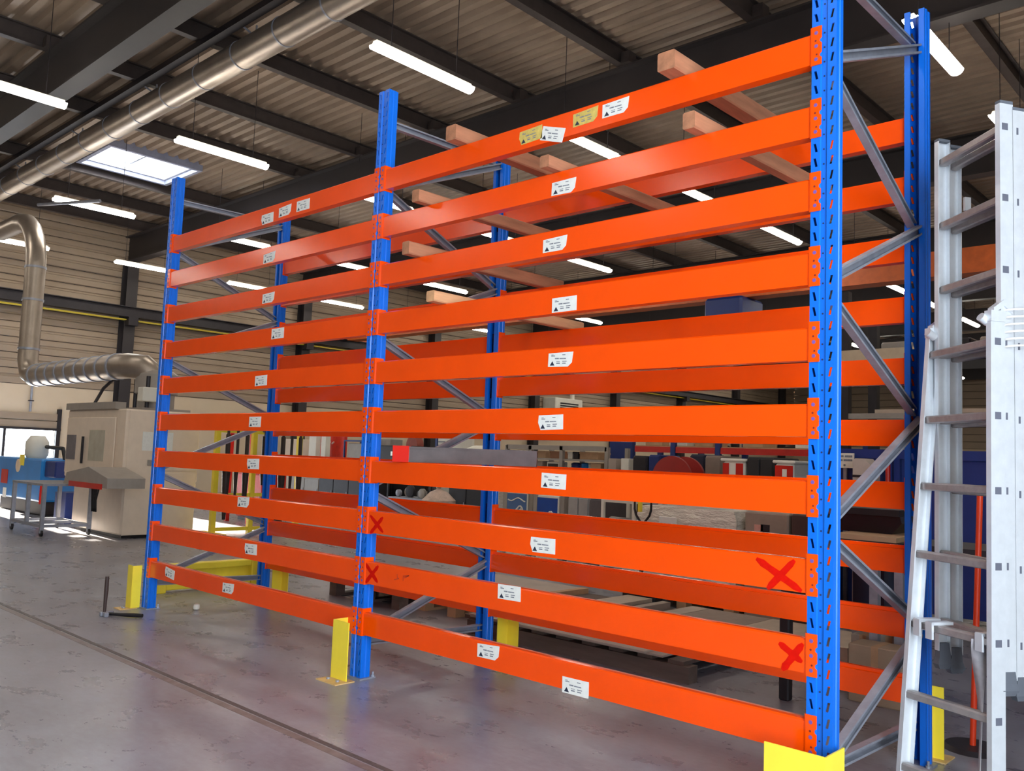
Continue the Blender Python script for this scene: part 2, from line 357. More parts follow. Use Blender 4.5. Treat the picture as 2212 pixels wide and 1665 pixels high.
# ------------------------------------------------------------------ pallet rack
S, Z0, LB, DP, HP = .295, .4072, 2.7915, 1.10, 3.55
PW, PD = .10, .072
PITCHZ = S/5
def ztop(k): return (9-k)*S+Z0-.022       # top of beam at level k counted from the top
def post_mesh():
    # omega post: slotted strips left and right of a recessed centre, stepped sides, back returns; opening at the back
    m = MB(); h = PW/2; g = .014; zs = Z0-.079-PITCHZ/2; n = int((HP-.1)/PITCHZ)
    for sgn in (-1, 1):
        xa, xb = (-h, -g) if sgn < 0 else (g, h)
        xc = (xa+xb)/2; k0 = -int(zs/PITCHZ)
        zz = zs+k0*PITCHZ
        m.add([(xa,0,0),(xb,0,0),(xb,0,zz),(xa,0,zz)], [(0,1,2,3)])
        while zz+PITCHZ < HP:
            zb, ztp = zz, zz+PITCHZ; c = (zb+ztp)/2; w = .0055; hh = .0175; sl = .004*(-sgn)
            o = [(xa,0,zb),(xb,0,zb),(xb,0,ztp),(xa,0,ztp)]
            i = [(xc-w-sl*-1,0,c-hh),(xc+w-sl*-1,0,c-hh),(xc+w-sl,0,c+hh),(xc-w-sl,0,c+hh)]
            b = [(p[0], .006, p[2]) for p in i]
            m.add(o+i+b, [(0,1,5,4),(1,2,6,5),(2,3,7,6),(3,0,4,7),(4,5,9,8),(5,6,10,9),(6,7,11,10),(7,4,8,11)])
            zz += PITCHZ
        m.add([(xa,0,zz),(xb,0,zz),(xb,0,HP),(xa,0,HP)], [(0,1,2,3)])
    prof = [(-g, 0), (-g+.003, .006), (g-.003, .006), (g, 0)]
    m.extrude(prof, (0,0,0), (0,0,HP), (1,0,0), (0,1,0), closed=False)
    for sgn in (-1, 1):
        pr = [(h,0),(h,.016),(h-.004,.02),(h-.004,.034),(h,.038),(h,.052),(h-.004,.056),(h-.004,PD),(h-.03,PD),(h-.03,PD-.012)]
        m.extrude([(sgn*a, b) for a, b in pr], (0,0,0), (0,0,HP), (1,0,0), (0,1,0), closed=False)
    return m
pmb = post_mesh(); post_me = pmb.mesh('post', BLUE)
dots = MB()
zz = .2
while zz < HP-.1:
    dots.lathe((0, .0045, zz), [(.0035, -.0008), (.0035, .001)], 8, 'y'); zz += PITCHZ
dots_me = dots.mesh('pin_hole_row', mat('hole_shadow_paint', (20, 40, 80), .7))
foot_me = MB().box((-.068, -.015, 0), (.068, .1, .008)).mesh('base_plate', GALV)
anch_me = MB().lathe((0,0,.008), [(.012,0),(.012,.012),(.006,.012),(.006,.03)], 8).mesh('anchor_bolt', GALV)
bprof = [(-.022, -.016), (.022, -.016), (.022, -.013), (.022, .016), (.012, .016), (.012, .013), (.018, .013), (.018, -.012), (-.018, -.012), (-.018, .013), (-.012, .013), (-.012, .016), (-.022, .016)]
def frame(cx, label, loc_id):
    r = thing('upright_frame', (cx, DP/2, 0), label, 'rack frame')
    for rear in (0, 1):
        p = inst('post', post_me, r, (0, -DP/2 if not rear else DP/2, 0))
        b = inst('base_plate', foot_me, r, (0, -DP/2 if not rear else DP/2, 0))
        if rear: p.rotation_euler.z = pi; b.rotation_euler.z = pi
        inst('pin_hole_row', dots_me, p)['kind'] = 'stuff'
        for dx in (-.06, .06): inst('anchor_bolt', anch_me, b, (dx, .085, 0))
    yf, yr = .045, DP-.045
    segs = [((yf, 3.36), (yr, 3.38)), ((yr, 3.36), (yf, 2.94)), ((yf, 2.94), (yr, 2.49)), ((yr, 2.47), (yf, 2.06)), ((yf, 2.02), (yr, 1.60)), ((yr, 1.56), (yf, 1.13)), ((yf, 1.08), (yr, .65)), ((yr, .61), (yf, .24)), ((yf, .2), (yr, .17))]
    for i, (a, b) in enumerate(segs):
        p, q = V((cx, a[0], a[1])), V((cx, b[0], b[1])); dd = (q-p).normalized(); n = V((1,0,0)).cross(dd)
        off = V((.019 if i % 2 else -.017, 0, 0))
        MB().extrude(bprof, p+off, q+off, n, (1,0,0)).build('brace', GALV, r)
    return r
FRAMES = [frame(0, 'blue slotted rack frame with grey zigzag braces next to the aluminium ladder', 0),
          frame(-LB, 'middle blue rack frame standing between the two bays of orange beams', 1),
          frame(-2*LB, 'blue rack frame at the rack end with the low yellow barrier', 2)]
# beams
BL = LB-PW; BH, BD = .127, .05
bl2 = BL/2-.004
beam_me = MB().extrude([(0, -BH), (BD, -BH), (BD, -.016), (BD-.018, -.016), (BD-.018, 0), (.006, 0), (0, -.006)], (-bl2, 0, 0), (bl2, 0, 0), (0,1,0), (0,0,1)).mesh('beam_tube', ORANGE)
lip_me = MB().box((-bl2, BD-.018, -.0165), (bl2, BD, -.0005)).mesh('top_lip', mat('dusty_orange', (205, 120, 95), .7, var=.15, scale=8))
def conn(sg):
    m = MB(); x0 = sg*(BL/2-.004); x1 = sg*BL/2; z0, z1 = -.135, .022
    m.box((x0, -.004, z0), (x1, BD+.006, z1))
    # front plate with notched edge
    e = sg*(BL/2+.042); n = sg*(BL/2+.034)
    pts = [(x1, z0), (e, z0), (e, z0+.028), (n, z0+.034), (n, z0+.044), (e, z0+.05), (e, z0+.088), (n, z0+.094), (n, z0+.104), (e, z0+.11), (e, z1), (x1, z1)]
    m.poly([(px, -.006, pz) for px, pz in pts], (0, .005, 0)); return m
conn_me = {s: conn(s).mesh('end_connector', ORANGE) for s in (-1, 1)}
def hooks(sg):
    m = MB()
    for zc in (-.004, -.058, -.112): m.lathe((sg*(BL/2+.02), -.0062, zc), [(.0075, -.0006), (.0075, .0015)], 10, 'y')
    return m
hook_me = {s: hooks(s).mesh('hook_stamp', mat('hook_recess_violet', (112, 78, 150), .5)) for s in (-1, 1)}
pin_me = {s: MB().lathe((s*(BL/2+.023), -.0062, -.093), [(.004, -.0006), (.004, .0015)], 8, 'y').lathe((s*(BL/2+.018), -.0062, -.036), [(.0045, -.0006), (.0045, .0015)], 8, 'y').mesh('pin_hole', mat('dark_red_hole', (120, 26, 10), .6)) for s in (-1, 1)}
def sticker_meshes():
    w, h = .155, .072
    out = []
    for v in range(3):
        if v == 0: pts = [(-w/2, -h/2), (w/2, -h/2), (w/2, h/2), (-w/2, h/2)]
        elif v == 1: pts = [(-w/2+.012, -h/2), (w/2, -h/2), (w/2, h/2), (-w/2, h/2), (-w/2-.004, 0)]
        else: pts = [(-w/2, -h/2), (w/2-.03, -h/2), (w/2-.006, -h/2+.02), (w/2, h/2), (-w/2, h/2-.006)]
        out.append(pts)
    pr = MB(); q = lambda x0, z0, x1, z1: pr.add([(x0,-.0013,z0),(x1,-.0013,z0),(x1,-.0013,z1),(x0,-.0013,z1)], [(0,1,2,3)])
    q(-.06, .015, -.035, .019); q(-.035, .001, -.01, .007); q(-.006, .001, .035, .006); q(-.025, -.012, -.002, -.009); q(.012, -.012, .04, -.008); q(-.025, -.022, -.002, -.016); q(.012, -.022, .035, -.017); q(.01, .02, .03, .024); q(-.06, .021, -.045, .024)
    tr = MB().add([(-.066,-.0013,-.03),(-.036,-.0013,-.03),(-.051,-.0013,-.008)], [(0,1,2)])
    return out, pr.mesh('print_lines', PRINT), tr.mesh('triangle_mark', PRINTD)
stk_pts, print_me, tri_me = sticker_meshes()
stk_me = {}
for mi, mm in (('w', PAPER), ('y', PAPERY)):
    for v in range(3): stk_me[mi, v] = MB().poly([(a, 0, b) for a, b in stk_pts[v]], (0, -.001, 0)).mesh('sticker', mm)
def add_sticker(beam, px, py, kind='w', v=0, rot=0.0):
    P = aty(px, py, 0.0); o = inst('sticker', stk_me[kind, v], beam, (P.x-beam.location.x, -.0004, P.z-beam.location.z)); o.rotation_euler.y = rot
    inst('print_lines', print_me, o); inst('triangle_mark', tri_me, o)
ORD = ['lowest', 'second', 'third', 'fourth', 'fifth', 'sixth', 'seventh', 'eighth', 'ninth', 'topmost']
BEAMS = {}
for bay in (0, 1):                       # 0 = bay beside ladder, 1 = bay by the yellow barrier
    cx = -LB/2-bay*LB; where = 'in the bay beside the ladder' if bay == 0 else 'in the bay by the yellow barrier'
    for k in range(10):
        lv = ORD[9-k]; nth = f'{lv} from the floor' if 0 < 9-k < 9 else lv
        for rear in (0, 1):
            b = thing('rack_beam', (cx, DP if rear else 0, ztop(k)), f"orange {'rear' if rear else 'front'} rack beam, {nth}, {where}", 'rack beam', 'orange beams of the pallet rack')
            if rear: b.rotation_euler.z = pi
            inst('beam_tube', beam_me, b)
            if not rear: inst('top_lip', lip_me, b)
            for s in (-1, 1):
                c = inst('end_connector', conn_me[s], b)
                if not rear: inst('hook_stamp', hook_me[s], c); inst('pin_hole', pin_me[s], c)
            BEAMS[bay, k, rear] = b
ST = {(1,0): [(578,472,'w',1),(616,455,'w',2),(655,443,'w',0)], (1,1): [(582,556,'w',2)], (1,2): [(580,643,'w',2)], (1,3): [(600,720,'w',0)], (1,4): [(564,822,'w',0)], (1,5): [(551,911,'w',0)], (1,6): [(547,1002,'w',1)], (1,7): [(526,1084,'w',2)], (1,8): [(542,1186,'w',1)], (1,9): [(367,1238,'w',1),(493,1270,'w',2)],
      (0,0): [(1147,292,'y',1),(1194,290,'w',0),(1265,252,'y',2),(1330,232,'w',2)], (0,1): [(1218,403,'w',2)], (0,2): [(1199,527,'w',2)], (0,3): [(1219,657,'w',0)], (0,4): [(1211,776,'w',2)], (0,5): [(1190,912,'w',1)], (0,6): [(1196,1039,'w',0)], (0,7): [(1173,1178,'w',1)], (0,8): [(1100,1280,'w',0)], (0,9): [(1055,1407,'w',2),(1243,1484,'w',0)]}
for (bay, k), l in ST.items():
    for i, (x, y, kd, v) in enumerate(l):
        rot = {(0,0,1): .30, (1,9,0): .12, (0,0,0): -.04}.get((bay, k, i), random.uniform(-.03, .03))
        add_sticker(BEAMS[bay, k, 0], x, y, kd, v, rot)
def paint_x(beam, s1, s2, w):
    m = MB()
    for i, ((x0, y0), (x1, y1)) in enumerate((s1, s2)):
        a, b = aty(x0, y0, 0), aty(x1, y1, 0); d = (b-a).normalized(); n = V((-d.z, 0, d.x)); N = 7; yy = -.0012-.0006*i
        L = [a.lerp(b, t/N) for t in range(N+1)]; ws = [w*(.45 if t in (0, N) else random.uniform(.85, 1.15)) for t in range(N+1)]
        vs = [p+n*q for p, q in zip(L, ws)]+[p-n*q for p, q in zip(L, ws)]
        m.add([(p.x, yy, p.z) for p in vs], [(t, t+1, N+2+t, N+1+t) for t in range(N)])
    o = m.build('spray_cross', REDPAINT, beam); o['label'] = 'red spray-painted cross'
paint_x(BEAMS[0,7,0], ((1634,1206),(1732,1277)), ((1717,1210),(1658,1272)), .014)
paint_x(BEAMS[0,8,0], ((1683,1388),(1733,1430)), ((1735,1390),(1690,1447)), .013)
paint_x(BEAMS[0,7,0], ((800,1113),(828,1150)), ((828,1117),(800,1152)), .012)
paint_x(BEAMS[0,8,0], ((790,1217),(816,1258)), ((818,1222),(790,1258)), .012)
m = MB()
for a, b in (((858,1240),(859,1249)), ((852,1252),(862,1249)), ((872,1243),(871,1254)), ((872,1244),(884,1243)), ((884,1243),(874,1248))):
    p, q = aty(*a, 0), aty(*b, 0); p.y = q.y = -.0012; m.bar(p, q, .006, .0008, (0, 1, 0))
o = m.build('marker_scribble', SCRIBE, BEAMS[0,8,0]); o['label'] = 'faint hand-written brown scribble'

# post guards (angle plates on a foot)
def guard(x, y, sx, sy, label, h=.33, wing=.15, wing2=.12, foot=True):
    r = thing('post_guard', (x, y, 0), label, 'post guard')
    a, b = sx*wing, sy*wing2; t = .006
    MB().box((x, y-t/2, .006), (x+a, y+t/2, h)).box((x-t/2, y, .006), (x+t/2, y+b, h)).build('angle_plate', YEL, r)
    MB().box((min(x, x+a)-.02, y-sy*.09, 0), (max(x, x+a)+.02, y+sy*.045, .006)).build('foot_plate', mat('worn_yellow', (205, 170, 110), .6, var=.3), r)
    for d in (.03, wing-.03): MB().lathe((x+sx*d, y-sy*.04, .006), [(.011, 0), (.011, .01), (.006, .01)], 8).build('bolt', GALV, r)
guard(.08, -.13, -1, 1, 'bright yellow corner guard in front of the post beside the ladder', .31, .23, .16)
guard(-LB-.095, -.10, 1, 1, 'bright yellow guard plate before the middle front post', .335, .15, .11)
guard(-2*LB-.045, -.09, -1, 1, 'yellow angle guard at the foot of the front post by the barrier', .34, .09, .07)
guard(-LB+.09, DP+.1, 1, -1, 'yellow guard behind the middle rear post', .33, .1, .1)
guard(-2*LB+.09, DP+.1, 1, -1, 'yellow guard behind the rear post by the barrier', .33, .1, .1)
guard(.015, DP+.1, 1, -1, 'yellow guard behind the rear post next to the ladder', .33, .055, .08)
# low yellow end barrier
br = thing('end_barrier', (-6.25, .8, 0), 'low yellow steel barrier with recessed panel along the rack end', 'barrier')
bx0 = -6.25; by0, by1, bz = .42, 1.36, .25
MB().box((bx0-.02, by0, .05), (bx0+.0, by1, bz-.03)).build('panel', YEL, br)
for y in (by0, by1): MB().bbox((bx0-.05, y-.05, 0), (bx0+.06, y+.05, bz), .008).build('end_post', YEL, br)
MB().bbox((bx0-.04, by0+.05, bz-.06), (bx0+.05, by1-.05, bz), .008).build('top_rail', YEL, br)
MB().bbox((bx0-.04, by0+.05, .02), (bx0+.04, by1-.05, .08), .008).build('bottom_rail', YEL, br)

# timbers across the beams
def timber(px, py, k, w, h, y1, label, skew=0.0, mt=WOOD, yo=-.09):
    P = atz(px, py, ztop(k)); x = P.x+w/2+.01; z = ztop(k)
    o = MB(); a = V((x, yo, z)); b = V((x+skew, y1, z)); n = V((1, 0, 0)); c = .006
    pr = [(-w/2+c, 0), (w/2-c, 0), (w/2, c), (w/2, h-c), (w/2-c, h), (-w/2+c, h), (-w/2, h-c), (-w/2, c)]
    o.extrude(pr, a, b, n, (0,0,1)); r = o.build('timber_beam', mt, None, (x, .5, z))
    tag(r, label, 'timber', 'squared timbers laid across the rack')
timber(1438, 172, 0, .09, .085, 1.22, 'thick squared timber on the topmost beams, the one nearer the ladder', .02)
timber(980, 315, 0, .08, .085, 1.2, 'squared timber on the topmost beams, the one nearer the middle frame', .03)
timber(1484, 290, 1, .06, .075, 1.2, 'squared timber on the ninth beams, the one nearest the ladder', .05)
timber(1188, 375, 1, .06, .06, 1.25, 'squared timber on the ninth beams, between two other timbers', .04)
timber(910, 445, 1, .06, .07, 1.25, 'squared timber on the ninth beams, nearest the middle frame', .04)
timber(886, 556, 2, .06, .075, 1.25, 'squared timber on the eighth beams near the middle frame', .03)
timber(940, 657, 3, .065, .06, 1.2, 'pale squared timber on the seventh beams near the middle frame', .02, mat('pale_timber', (206, 156, 112), .75, var=.2, scale=5, stretch=(4, .6, 4)))

STRM = mat('dull_aluminium', (128, 120, 120), .4, .7, var=.15, scale=8)
# aluminium straightedge with a red cap, on the fourth beam
zb = ztop(6)
a = atz(850, 998, zb); a.y = -.035; P0 = V((aty(850, 985, -.035).x, -.035, zb)); P1 = V((aty(1160, 990, .42).x, .42, zb))
d = (P1-P0).normalized(); n = V((-d.y, d.x, 0)); hh = .088
lv = thing('straightedge', P0, 'silver aluminium straightedge with red end cap lying on the fourth front beam', 'straightedge')
MB().obox(P0+d*.09+V((0,0,hh/2+.001)), P1+V((0,0,hh/2+.001)), n, (0,0,1), .011, hh/2).build('bar', STRM, lv)
for zz in (.0065, hh-.0055): MB().obox(P0+d*.09+V((0,0,zz)), P1+V((0,0,zz)), n, (0,0,1), .016, .005).build('flange', STRM, lv)
MB().bbox((0,0,0), (.001,.001,.001)); c = MB().obox(P0+V((0,0,hh/2+.002)), P0+d*.095+V((0,0,hh/2+.002)), n, (0,0,1), .02, hh/2+.002); c.build('end_cap', REDP, lv)
MB().obox(P0-d*.015+V((0,0,.045)), P0+V((0,0,.045)), n, (0,0,1), .008, .012).build('hang_tab', WHITE, lv)

# ------------------------------------------------------------------ aluminium ladder (three nested sections)
lad = thing('extension_ladder', (.3, .65, 0), 'tall aluminium three section extension ladder standing beside the rack', 'ladder')
def lerpz(p, q, z): t = (z-p.z)/(q.z-p.z); return p.lerp(q, t)
Nt, Nb = atw(2150, 748, 3.30), atw(2152, 1547, 3.20)
Ft, Fb = atw(2014, 772, 3.75), atw(1958, 1605, 3.52)
mid = (lerpz(Nt, Nb, 1.0)-lerpz(Ft, Fb, 1.0)); mid.z = 0; ax = mid.normalized(); tx = V((-ax.y, ax.x, 0))
if tx.dot(rt0) < 0: tx = -tx
def rail_prof(sg, w=.062, d=.024):   # C profile: u along tx, v along ax; web on the outer side
    o = sg; return [(-w/2, o*d/2), (w/2, o*d/2), (w/2, -o*d/2), (w/2-.004, -o*d/2), (w/2-.004, o*(d/2-.004)), (-w/2+.004, o*(d/2-.004)), (-w/2+.004, -o*d/2), (-w/2, -o*d/2)]
RZ = [.135+.2815*k for k in range(10)]
def section(i, z0, z1, nt, nb, ft, fb, rungs, off):
    o = tx*off
    ends = []
    for nm, (p, q), sg in (('near', (nt, nb), 1), ('far', (ft, fb), -1)):
        a, b = lerpz(p, q, z0)+o, lerpz(p, q, z1)+o
        rl = MB().extrude(rail_prof(sg), a, b, tx, ax).build('rail', ALU, lad)
        ends.append((a, b, rl, sg))
    for z in rungs:
        if not z0+.06 < z < z1-.03: continue
        a, b = lerpz(nt, nb, z)+o, lerpz(ft, fb, z)+o
        pr = [(-.02, -.012), (-.013, -.016), (.013, -.016), (.02, -.012), (.02, .01), (.013, .016), (-.013, .016), (-.02, .01)]
        MB().extrude(pr, a-ax*.004, b+ax*.004, tx, (0,0,1)).build('rung', ALUR, lad)
        e = MB(); hw = .0135 if (i == 1 or (i == 2 and z > 1.95)) else .004; e.obox(a+ax*.0115+tx*(0 if i == 1 else -.008), a+ax*.0135+tx*(0 if i == 1 else -.008), tx, (0,0,1), hw, .0135); e.build('rung_end', mat('rung_end_grey', (96, 98, 110), .5), lad)
    return ends
E1 = section(1, 0.0, 1.93, Nt, Nb, Ft, Fb, RZ, 0)
nu = lerpz(Nt, Nb, 1.6)-ax*.01; fu = lerpz(Ft, Fb, 1.6)+ax*.014
lean = V((atw(2172, 232, 3.36)-atw(2170, 748, 3.32))); lean = V((lean.x, lean.y, 0))/1.0*.35
def vert(p): return (V((p.x, p.y, 1.6))+lean*.4*.6, V((p.x, p.y, 0.6))-lean*.4*.4)
nt2, nb2 = V((nu.x, nu.y, 2.6))+lean, V((nu.x, nu.y, .6))-lean*.6
ft2, fb2 = V((fu.x, fu.y, 2.6))+lean, V((fu.x, fu.y, .6))-lean*.6
E2 = section(2, .58, 2.76, nt2, nb2, ft2, fb2, [z+.0 for z in RZ], .056)
E3 = section(3, .56, 2.74, nt2, nb2, ft2, fb2, [z-.012 for z in RZ], .115)
for ee in (E2, E3):
    for a, b, rl, sg in ee:
        f = MB().add([a+tx*x*.9+ax*y*1.0+V((0,0,z)) for z, w in ((.03, .7), (-.03, .9), (-.055, 1.15), (-.075, .8)) for x, y in ((-.036*w, -.016*w), (.036*w, -.016*w), (.036*w, .016*w), (-.036*w, .016*w))],
                     [(0,1,2,3)]+[(l*4+i, l*4+4+i, l*4+4+(i+1) % 4, l*4+(i+1) % 4) for l in range(3) for i in range(4)]+[(15,14,13,12)])
        f.build('rubber_foot', RUBBER, lad)
        MB().obox(b, b+V((0,0,.012)), tx, ax, .03, .013).build('end_cap', RUBBER, lad)
for a, b, rl, sg in E1:
    MB().obox(a+V((0,0,.0)), a+V((0,0,.05)), tx, ax, .036, .018).build('rubber_foot', RUBBER, lad)
    # cast guide hook on the top of the base section
    t0 = b; h = MB()
    h.obox(t0-V((0,0,.03)), t0+V((0,0,.012)), tx, ax, .034, .017)
    h.obox(t0+V((0,0,.01))-tx*.02, t0+V((0,0,.045))+tx*.03, ax, tx.cross(ax), .015, .012)
    h.obox(t0+V((0,0,.045))+tx*.028, t0+V((0,0,.012))+tx*.07, ax, tx.cross(ax), .012, .008)
    h.build('guide_hook', ALU, lad)
    MB().tube([t0-ax*sg*.02-tx*.05+V((0,0,-.01)), t0-ax*sg*.02-tx*.015+V((0,0,-.03))], .017, 12).build('guide_roller', ALU, lad)
# rung hooks that lock the upper sections on the base rung
zr = RZ[2]
for p, o2 in ((lerpz(Ft, Fb, zr)+ax*.05, .03), (lerpz(Ft, Fb, zr)+ax*.12, .03), (lerpz(Nt, Nb, zr)-ax*.05, .03)):
    h = MB().obox(p-tx*.03+V((0,0,.022)), p+tx*.07+V((0,0,.022)), ax, (0,0,1), .018, .006)
    h.obox(p-tx*.028+V((0,0,.026)), p-tx*.028+V((0,0,-.04)), tx, ax, .005, .018); h.build('rung_hook', ALU, lad)
# wall bracket plates on the top rungs
MB().obox(lerpz(nt2, nb2, 2.66)+tx*.19+V((0,0,-.03)), lerpz(nt2, nb2, 2.66)+tx*.19+V((0,0,.03)), tx, ax, .022, .006).build('bracket', ALU, lad)
MB().obox(lerpz(ft2, fb2, 2.5)+tx*.185+V((0,0,-.03)), lerpz(ft2, fb2, 2.5)+tx*.185+V((0,0,.03)), tx, ax, .015, .006).build('bracket', ALU, lad)
# rope wound around the near rails
cz = 1.86; cc = lerpz(Nt, Nb, cz)+tx*.1
pts = []
for k in range(0, 97):
    t = 2*pi*k/16; z = cz+.1-.028*k/16
    pts.append(cc+tx*(.085 if cos(t) > 0 else .06)*cos(t)+ax*.03*sin(t)+V((0,0,z-cz)))
MB().tube(pts, .0045, 6).build('rope', mat('white_rope', (214, 210, 205), .8), lad)
# webbing strap hanging from the hook
sp = lerpz(Nt, Nb, zr)-ax*.055-tx*.012; st = []; N = 24
for i in range(N+1):
    t = i/N; ang = .3+3.0*t+.6*sin(5*t); p = sp+V((0,0,-zr*t*.98))+tx*(.012*sin(4*t))-ax*.02; w = .025
    dv = (tx*cos(ang)+ax*sin(ang))*w; st.append((p-dv, p+dv))
m = MB(); vs = [q for s in st for q in s]; m.add(vs, [(2*i, 2*i+1, 2*i+3, 2*i+2) for i in range(N)]); m.smooth = True
so_ = m.build('strap', mat('grey_webbing', (176, 174, 178), .8, var=.1, scale=60), lad)
sd = so_.modifiers.new('t', 'SOLIDIFY'); sd.thickness = .002

# ------------------------------------------------------------------ loose tools on the floor
P = atz(225, 1331)
hm = thing('hammer', P, 'hammer standing on its head with dark handle on the floor', 'hammer')
MB().bbox((P.x-.05, P.y-.017, 0), (P.x+.05, P.y+.017, .034), .006).build('head', GALV, hm)
MB().tube([(P.x, P.y, .034), (P.x, P.y, .12), (P.x+.004, P.y, .2), (P.x+.004, P.y, .3)], [.011, .013, .016, .014], 10).build('handle', mat('dark_handle', (60, 44, 40), .6), hm)
P = atz(262, 1332)
hm = thing('hammer', P, 'hammer lying flat on the floor beside a standing hammer', 'hammer')
MB().bbox((P.x-.12, P.y-.12, 0), (P.x-.086, P.y-.02, .034), .006).build('head', GALV, hm)
MB().tube([(P.x-.09, P.y-.07, .018), (P.x, P.y-.01, .018), (P.x+.1, P.y+.07, .018), (P.x+.14, P.y+.1, .018)], [.011, .013, .016, .014], 10).build('handle', BLACK, hm)
P = atz(424, 1317)
tag(MB().lathe((P.x, P.y, 0), [(.012, 0), (.024, .008), (.028, .024), (.024, .042), (.012, .05)], 16).build('ball', WHITE, None, tuple(P)), 'small round white ball on the floor under the rack', 'ball')

# ------------------------------------------------------------------ generic furniture helpers
def ext(x0, y0, x1, y1, Y):
    a, b, t, q = aty(x0, (y0+y1)/2, Y), aty(x1, (y0+y1)/2, Y), aty((x0+x1)/2, y0, Y), aty((x0+x1)/2, y1, Y)
    return a.x, b.x, q.z, t.z
def cabinet(name, label, cat, px, Y, D, m, z0=0.0, doors=1, handle=GALV, plinth=True, band=None, group=None):
    x0, x1, zb, zt = ext(*px, Y); z0 = zb if z0 is None else z0
    r = thing(name, ((x0+x1)/2, Y, z0), label, cat, group); w = x1-x0
    pl = .06 if plinth else 0
    MB().bbox((x0, Y+.02, z0+pl), (x1, Y+D, zt), .012).build('body', m, r)
    if plinth: MB().box((x0+.03, Y+.04, z0), (x1-.03, Y+D-.03, z0+pl)).build('plinth', DARK, r)
    for i in range(doors):
        a = x0+w*i/doors+.008; b = x0+w*(i+1)/doors-.008
        d = MB().bbox((a, Y, z0+pl+.02), (b, Y+.019, zt-.02), .006).build('door', m, r)
        MB().bar((b-.03, Y-.015, (z0+zt)/2-.05), (b-.03, Y-.015, (z0+zt)/2+.08), .014).build('handle', handle, d)
    if band:
        MB().box((x0-.002, Y-.006, zt-band[1]), (x1+.002, Y-.001, zt-band[2])).build('colour_band', band[0], r)
    return r, (x0, x1, z0, zt)
def carton(label, px, Y, D, m=CARD, z0=None, name='box', cat='box', tape=True, group=None, rz=0):
    x0, x1, zb, zt = ext(*px, Y); z0 = zb if z0 is None else z0
    r = thing(name, ((x0+x1)/2, Y+D/2, z0), label, cat, group)
    MB().bbox((x0, Y, z0), (x1, Y+D, zt), .006).build('body', m, r)
    if tape: MB().box(((x0+x1)/2-.02, Y-.001, zt-(zt-z0)*.35), ((x0+x1)/2+.02, Y+D+.001, zt+.001)).build('tape', TAN, r)
    r.rotation_euler.z = rz
    return r, (x0, x1, z0, zt)
def shelf_unit(name, label, cat, x0, x1, Y, D, zs, H, m, posts=None, t=.035, mp=None, group=None):
    r = thing(name, ((x0+x1)/2, Y, 0), label, cat, group)
    for x in (posts or (x0, x1)):
        for y in (Y, Y+D): MB().box((x-t/2, y-t/2, 0), (x+t/2, y+t/2, H)).build('post', mp or m, r)
    for z in zs: MB().box((x0, Y-.01, z-.03), (x1, Y+D+.01, z)).build('shelf', m, r)
    return r

# ------------------------------------------------------------------ left side: machines
mx1, my0, my1 = -10.79, 1.93, 3.05
mx0 = aty(137, 1000, my0).x; mz = atx(240, 880, mx1).z
mc = thing('machining_centre', (-11.8, my0, 0), 'large beige machine cabinet with a sloping console on its front', 'machine')
MB().bbox((mx0, my0+.02, .78), (mx1, my1, mz), .02).build('upper_housing', BEIGE, mc)
MB().bbox((mx0+.35, my0+.05, .05), (mx1-.02, my1, .78), .02).build('lower_housing', BEIGE, mc)
MB().box((mx0+.4, my0+.1, 0), (mx1-.08, my1-.05, .05)).build('plinth', DARK, mc)
d = MB().bbox((mx0+.06, my0-.005, .85), (mx1-.3, my0+.019, mz-.12), .01).build('sliding_door', BEIGE, mc)
MB().box((mx0+.95, my0-.009, 1.05), (mx0+1.5, my0-.0055, 1.5)).build('door_window', mat('dim_glass', (170, 165, 150), .15), d)
MB().bar((mx0+.8, my0-.04, 1.0), (mx0+.8, my0-.04, 1.4), .03).build('handle', DARK, d)
MB().box((mx0+.1, my0-.012, 1.05), (mx0+.45, my0-.0055, 1.42)).build('control_pad', mat('grey_keypad', (110, 104, 108), .5), mc)
MB().box((mx0+.02, my0-.03, mz), (mx1-.28, my0+.12, mz+.1)).build('light_cover', BEIGED, mc)
for (a, b, c, e) in ((my0+.06, my0+.52, .05, mz-.02), (my0+.55, my1-.03, .95, mz-.02), (my0+.55, my1-.03, .08, .92)):
    d = MB().bbox((mx1, a, c), (mx1+.014, b, e), .006).build('side_panel', BEIGE, mc)
MB().bbox((mx1+.014, my0+.35, 1.02), (mx1+.03, my0+.45, 1.1), .004).build('latch', BEIGED, mc)
MB().box((mx1+.0145, my0+.75, mz-.2), (mx1+.017, my0+.86, mz-.1)).build('emblem', PRINTD, mc)
q0, q1 = atx(309, 932, mx1+.0146), atx(372, 975, mx1+.0146)
MB().box((mx1+.0145, q0.y, q1.z), (mx1+.017, min(q1.y, my1+.3), q0.z)).build('paper_sheet', PAPER, mc)
MB().bbox((mx1+.014, my0+.75, 1.04+.9), (mx1+.016, my0+.8, 1.1+.9), .001)
# exhaust unit on top
MB().box((mx1-1.0, my0+.3, mz), (mx1-.15, my1-.1, mz+.04)).build('roof_plate', BEIGED, mc)
MB().lathe((mx1-.45, my0+.62, mz+.04), [(.26, 0), (.26, .2), (.3, .22), (.3, .5), (.22, .56)], 20).build('fan_housing', BEIGED, mc)
for sx in (-.2, .2): MB().tube([(mx1-.45+sx, my0+.4, mz+.04), (mx1-.45+sx, my0+.4, mz+.5)], .03, 8).build('fan_leg', DARK, mc)
MB().bbox((mx1-.12, my0+.2, mz+.12), (mx1+.06, my0+.5, mz+.32), .01).build('switch_box', WHITE, mc)
MB().tube([(mx0+.5, my0+.2, mz+.1), (mx0+.55, my0+.3, mz+.35), (mx0+.8, my0+.4, mz+.55)], .025, 8).build('cable', DARK, mc)
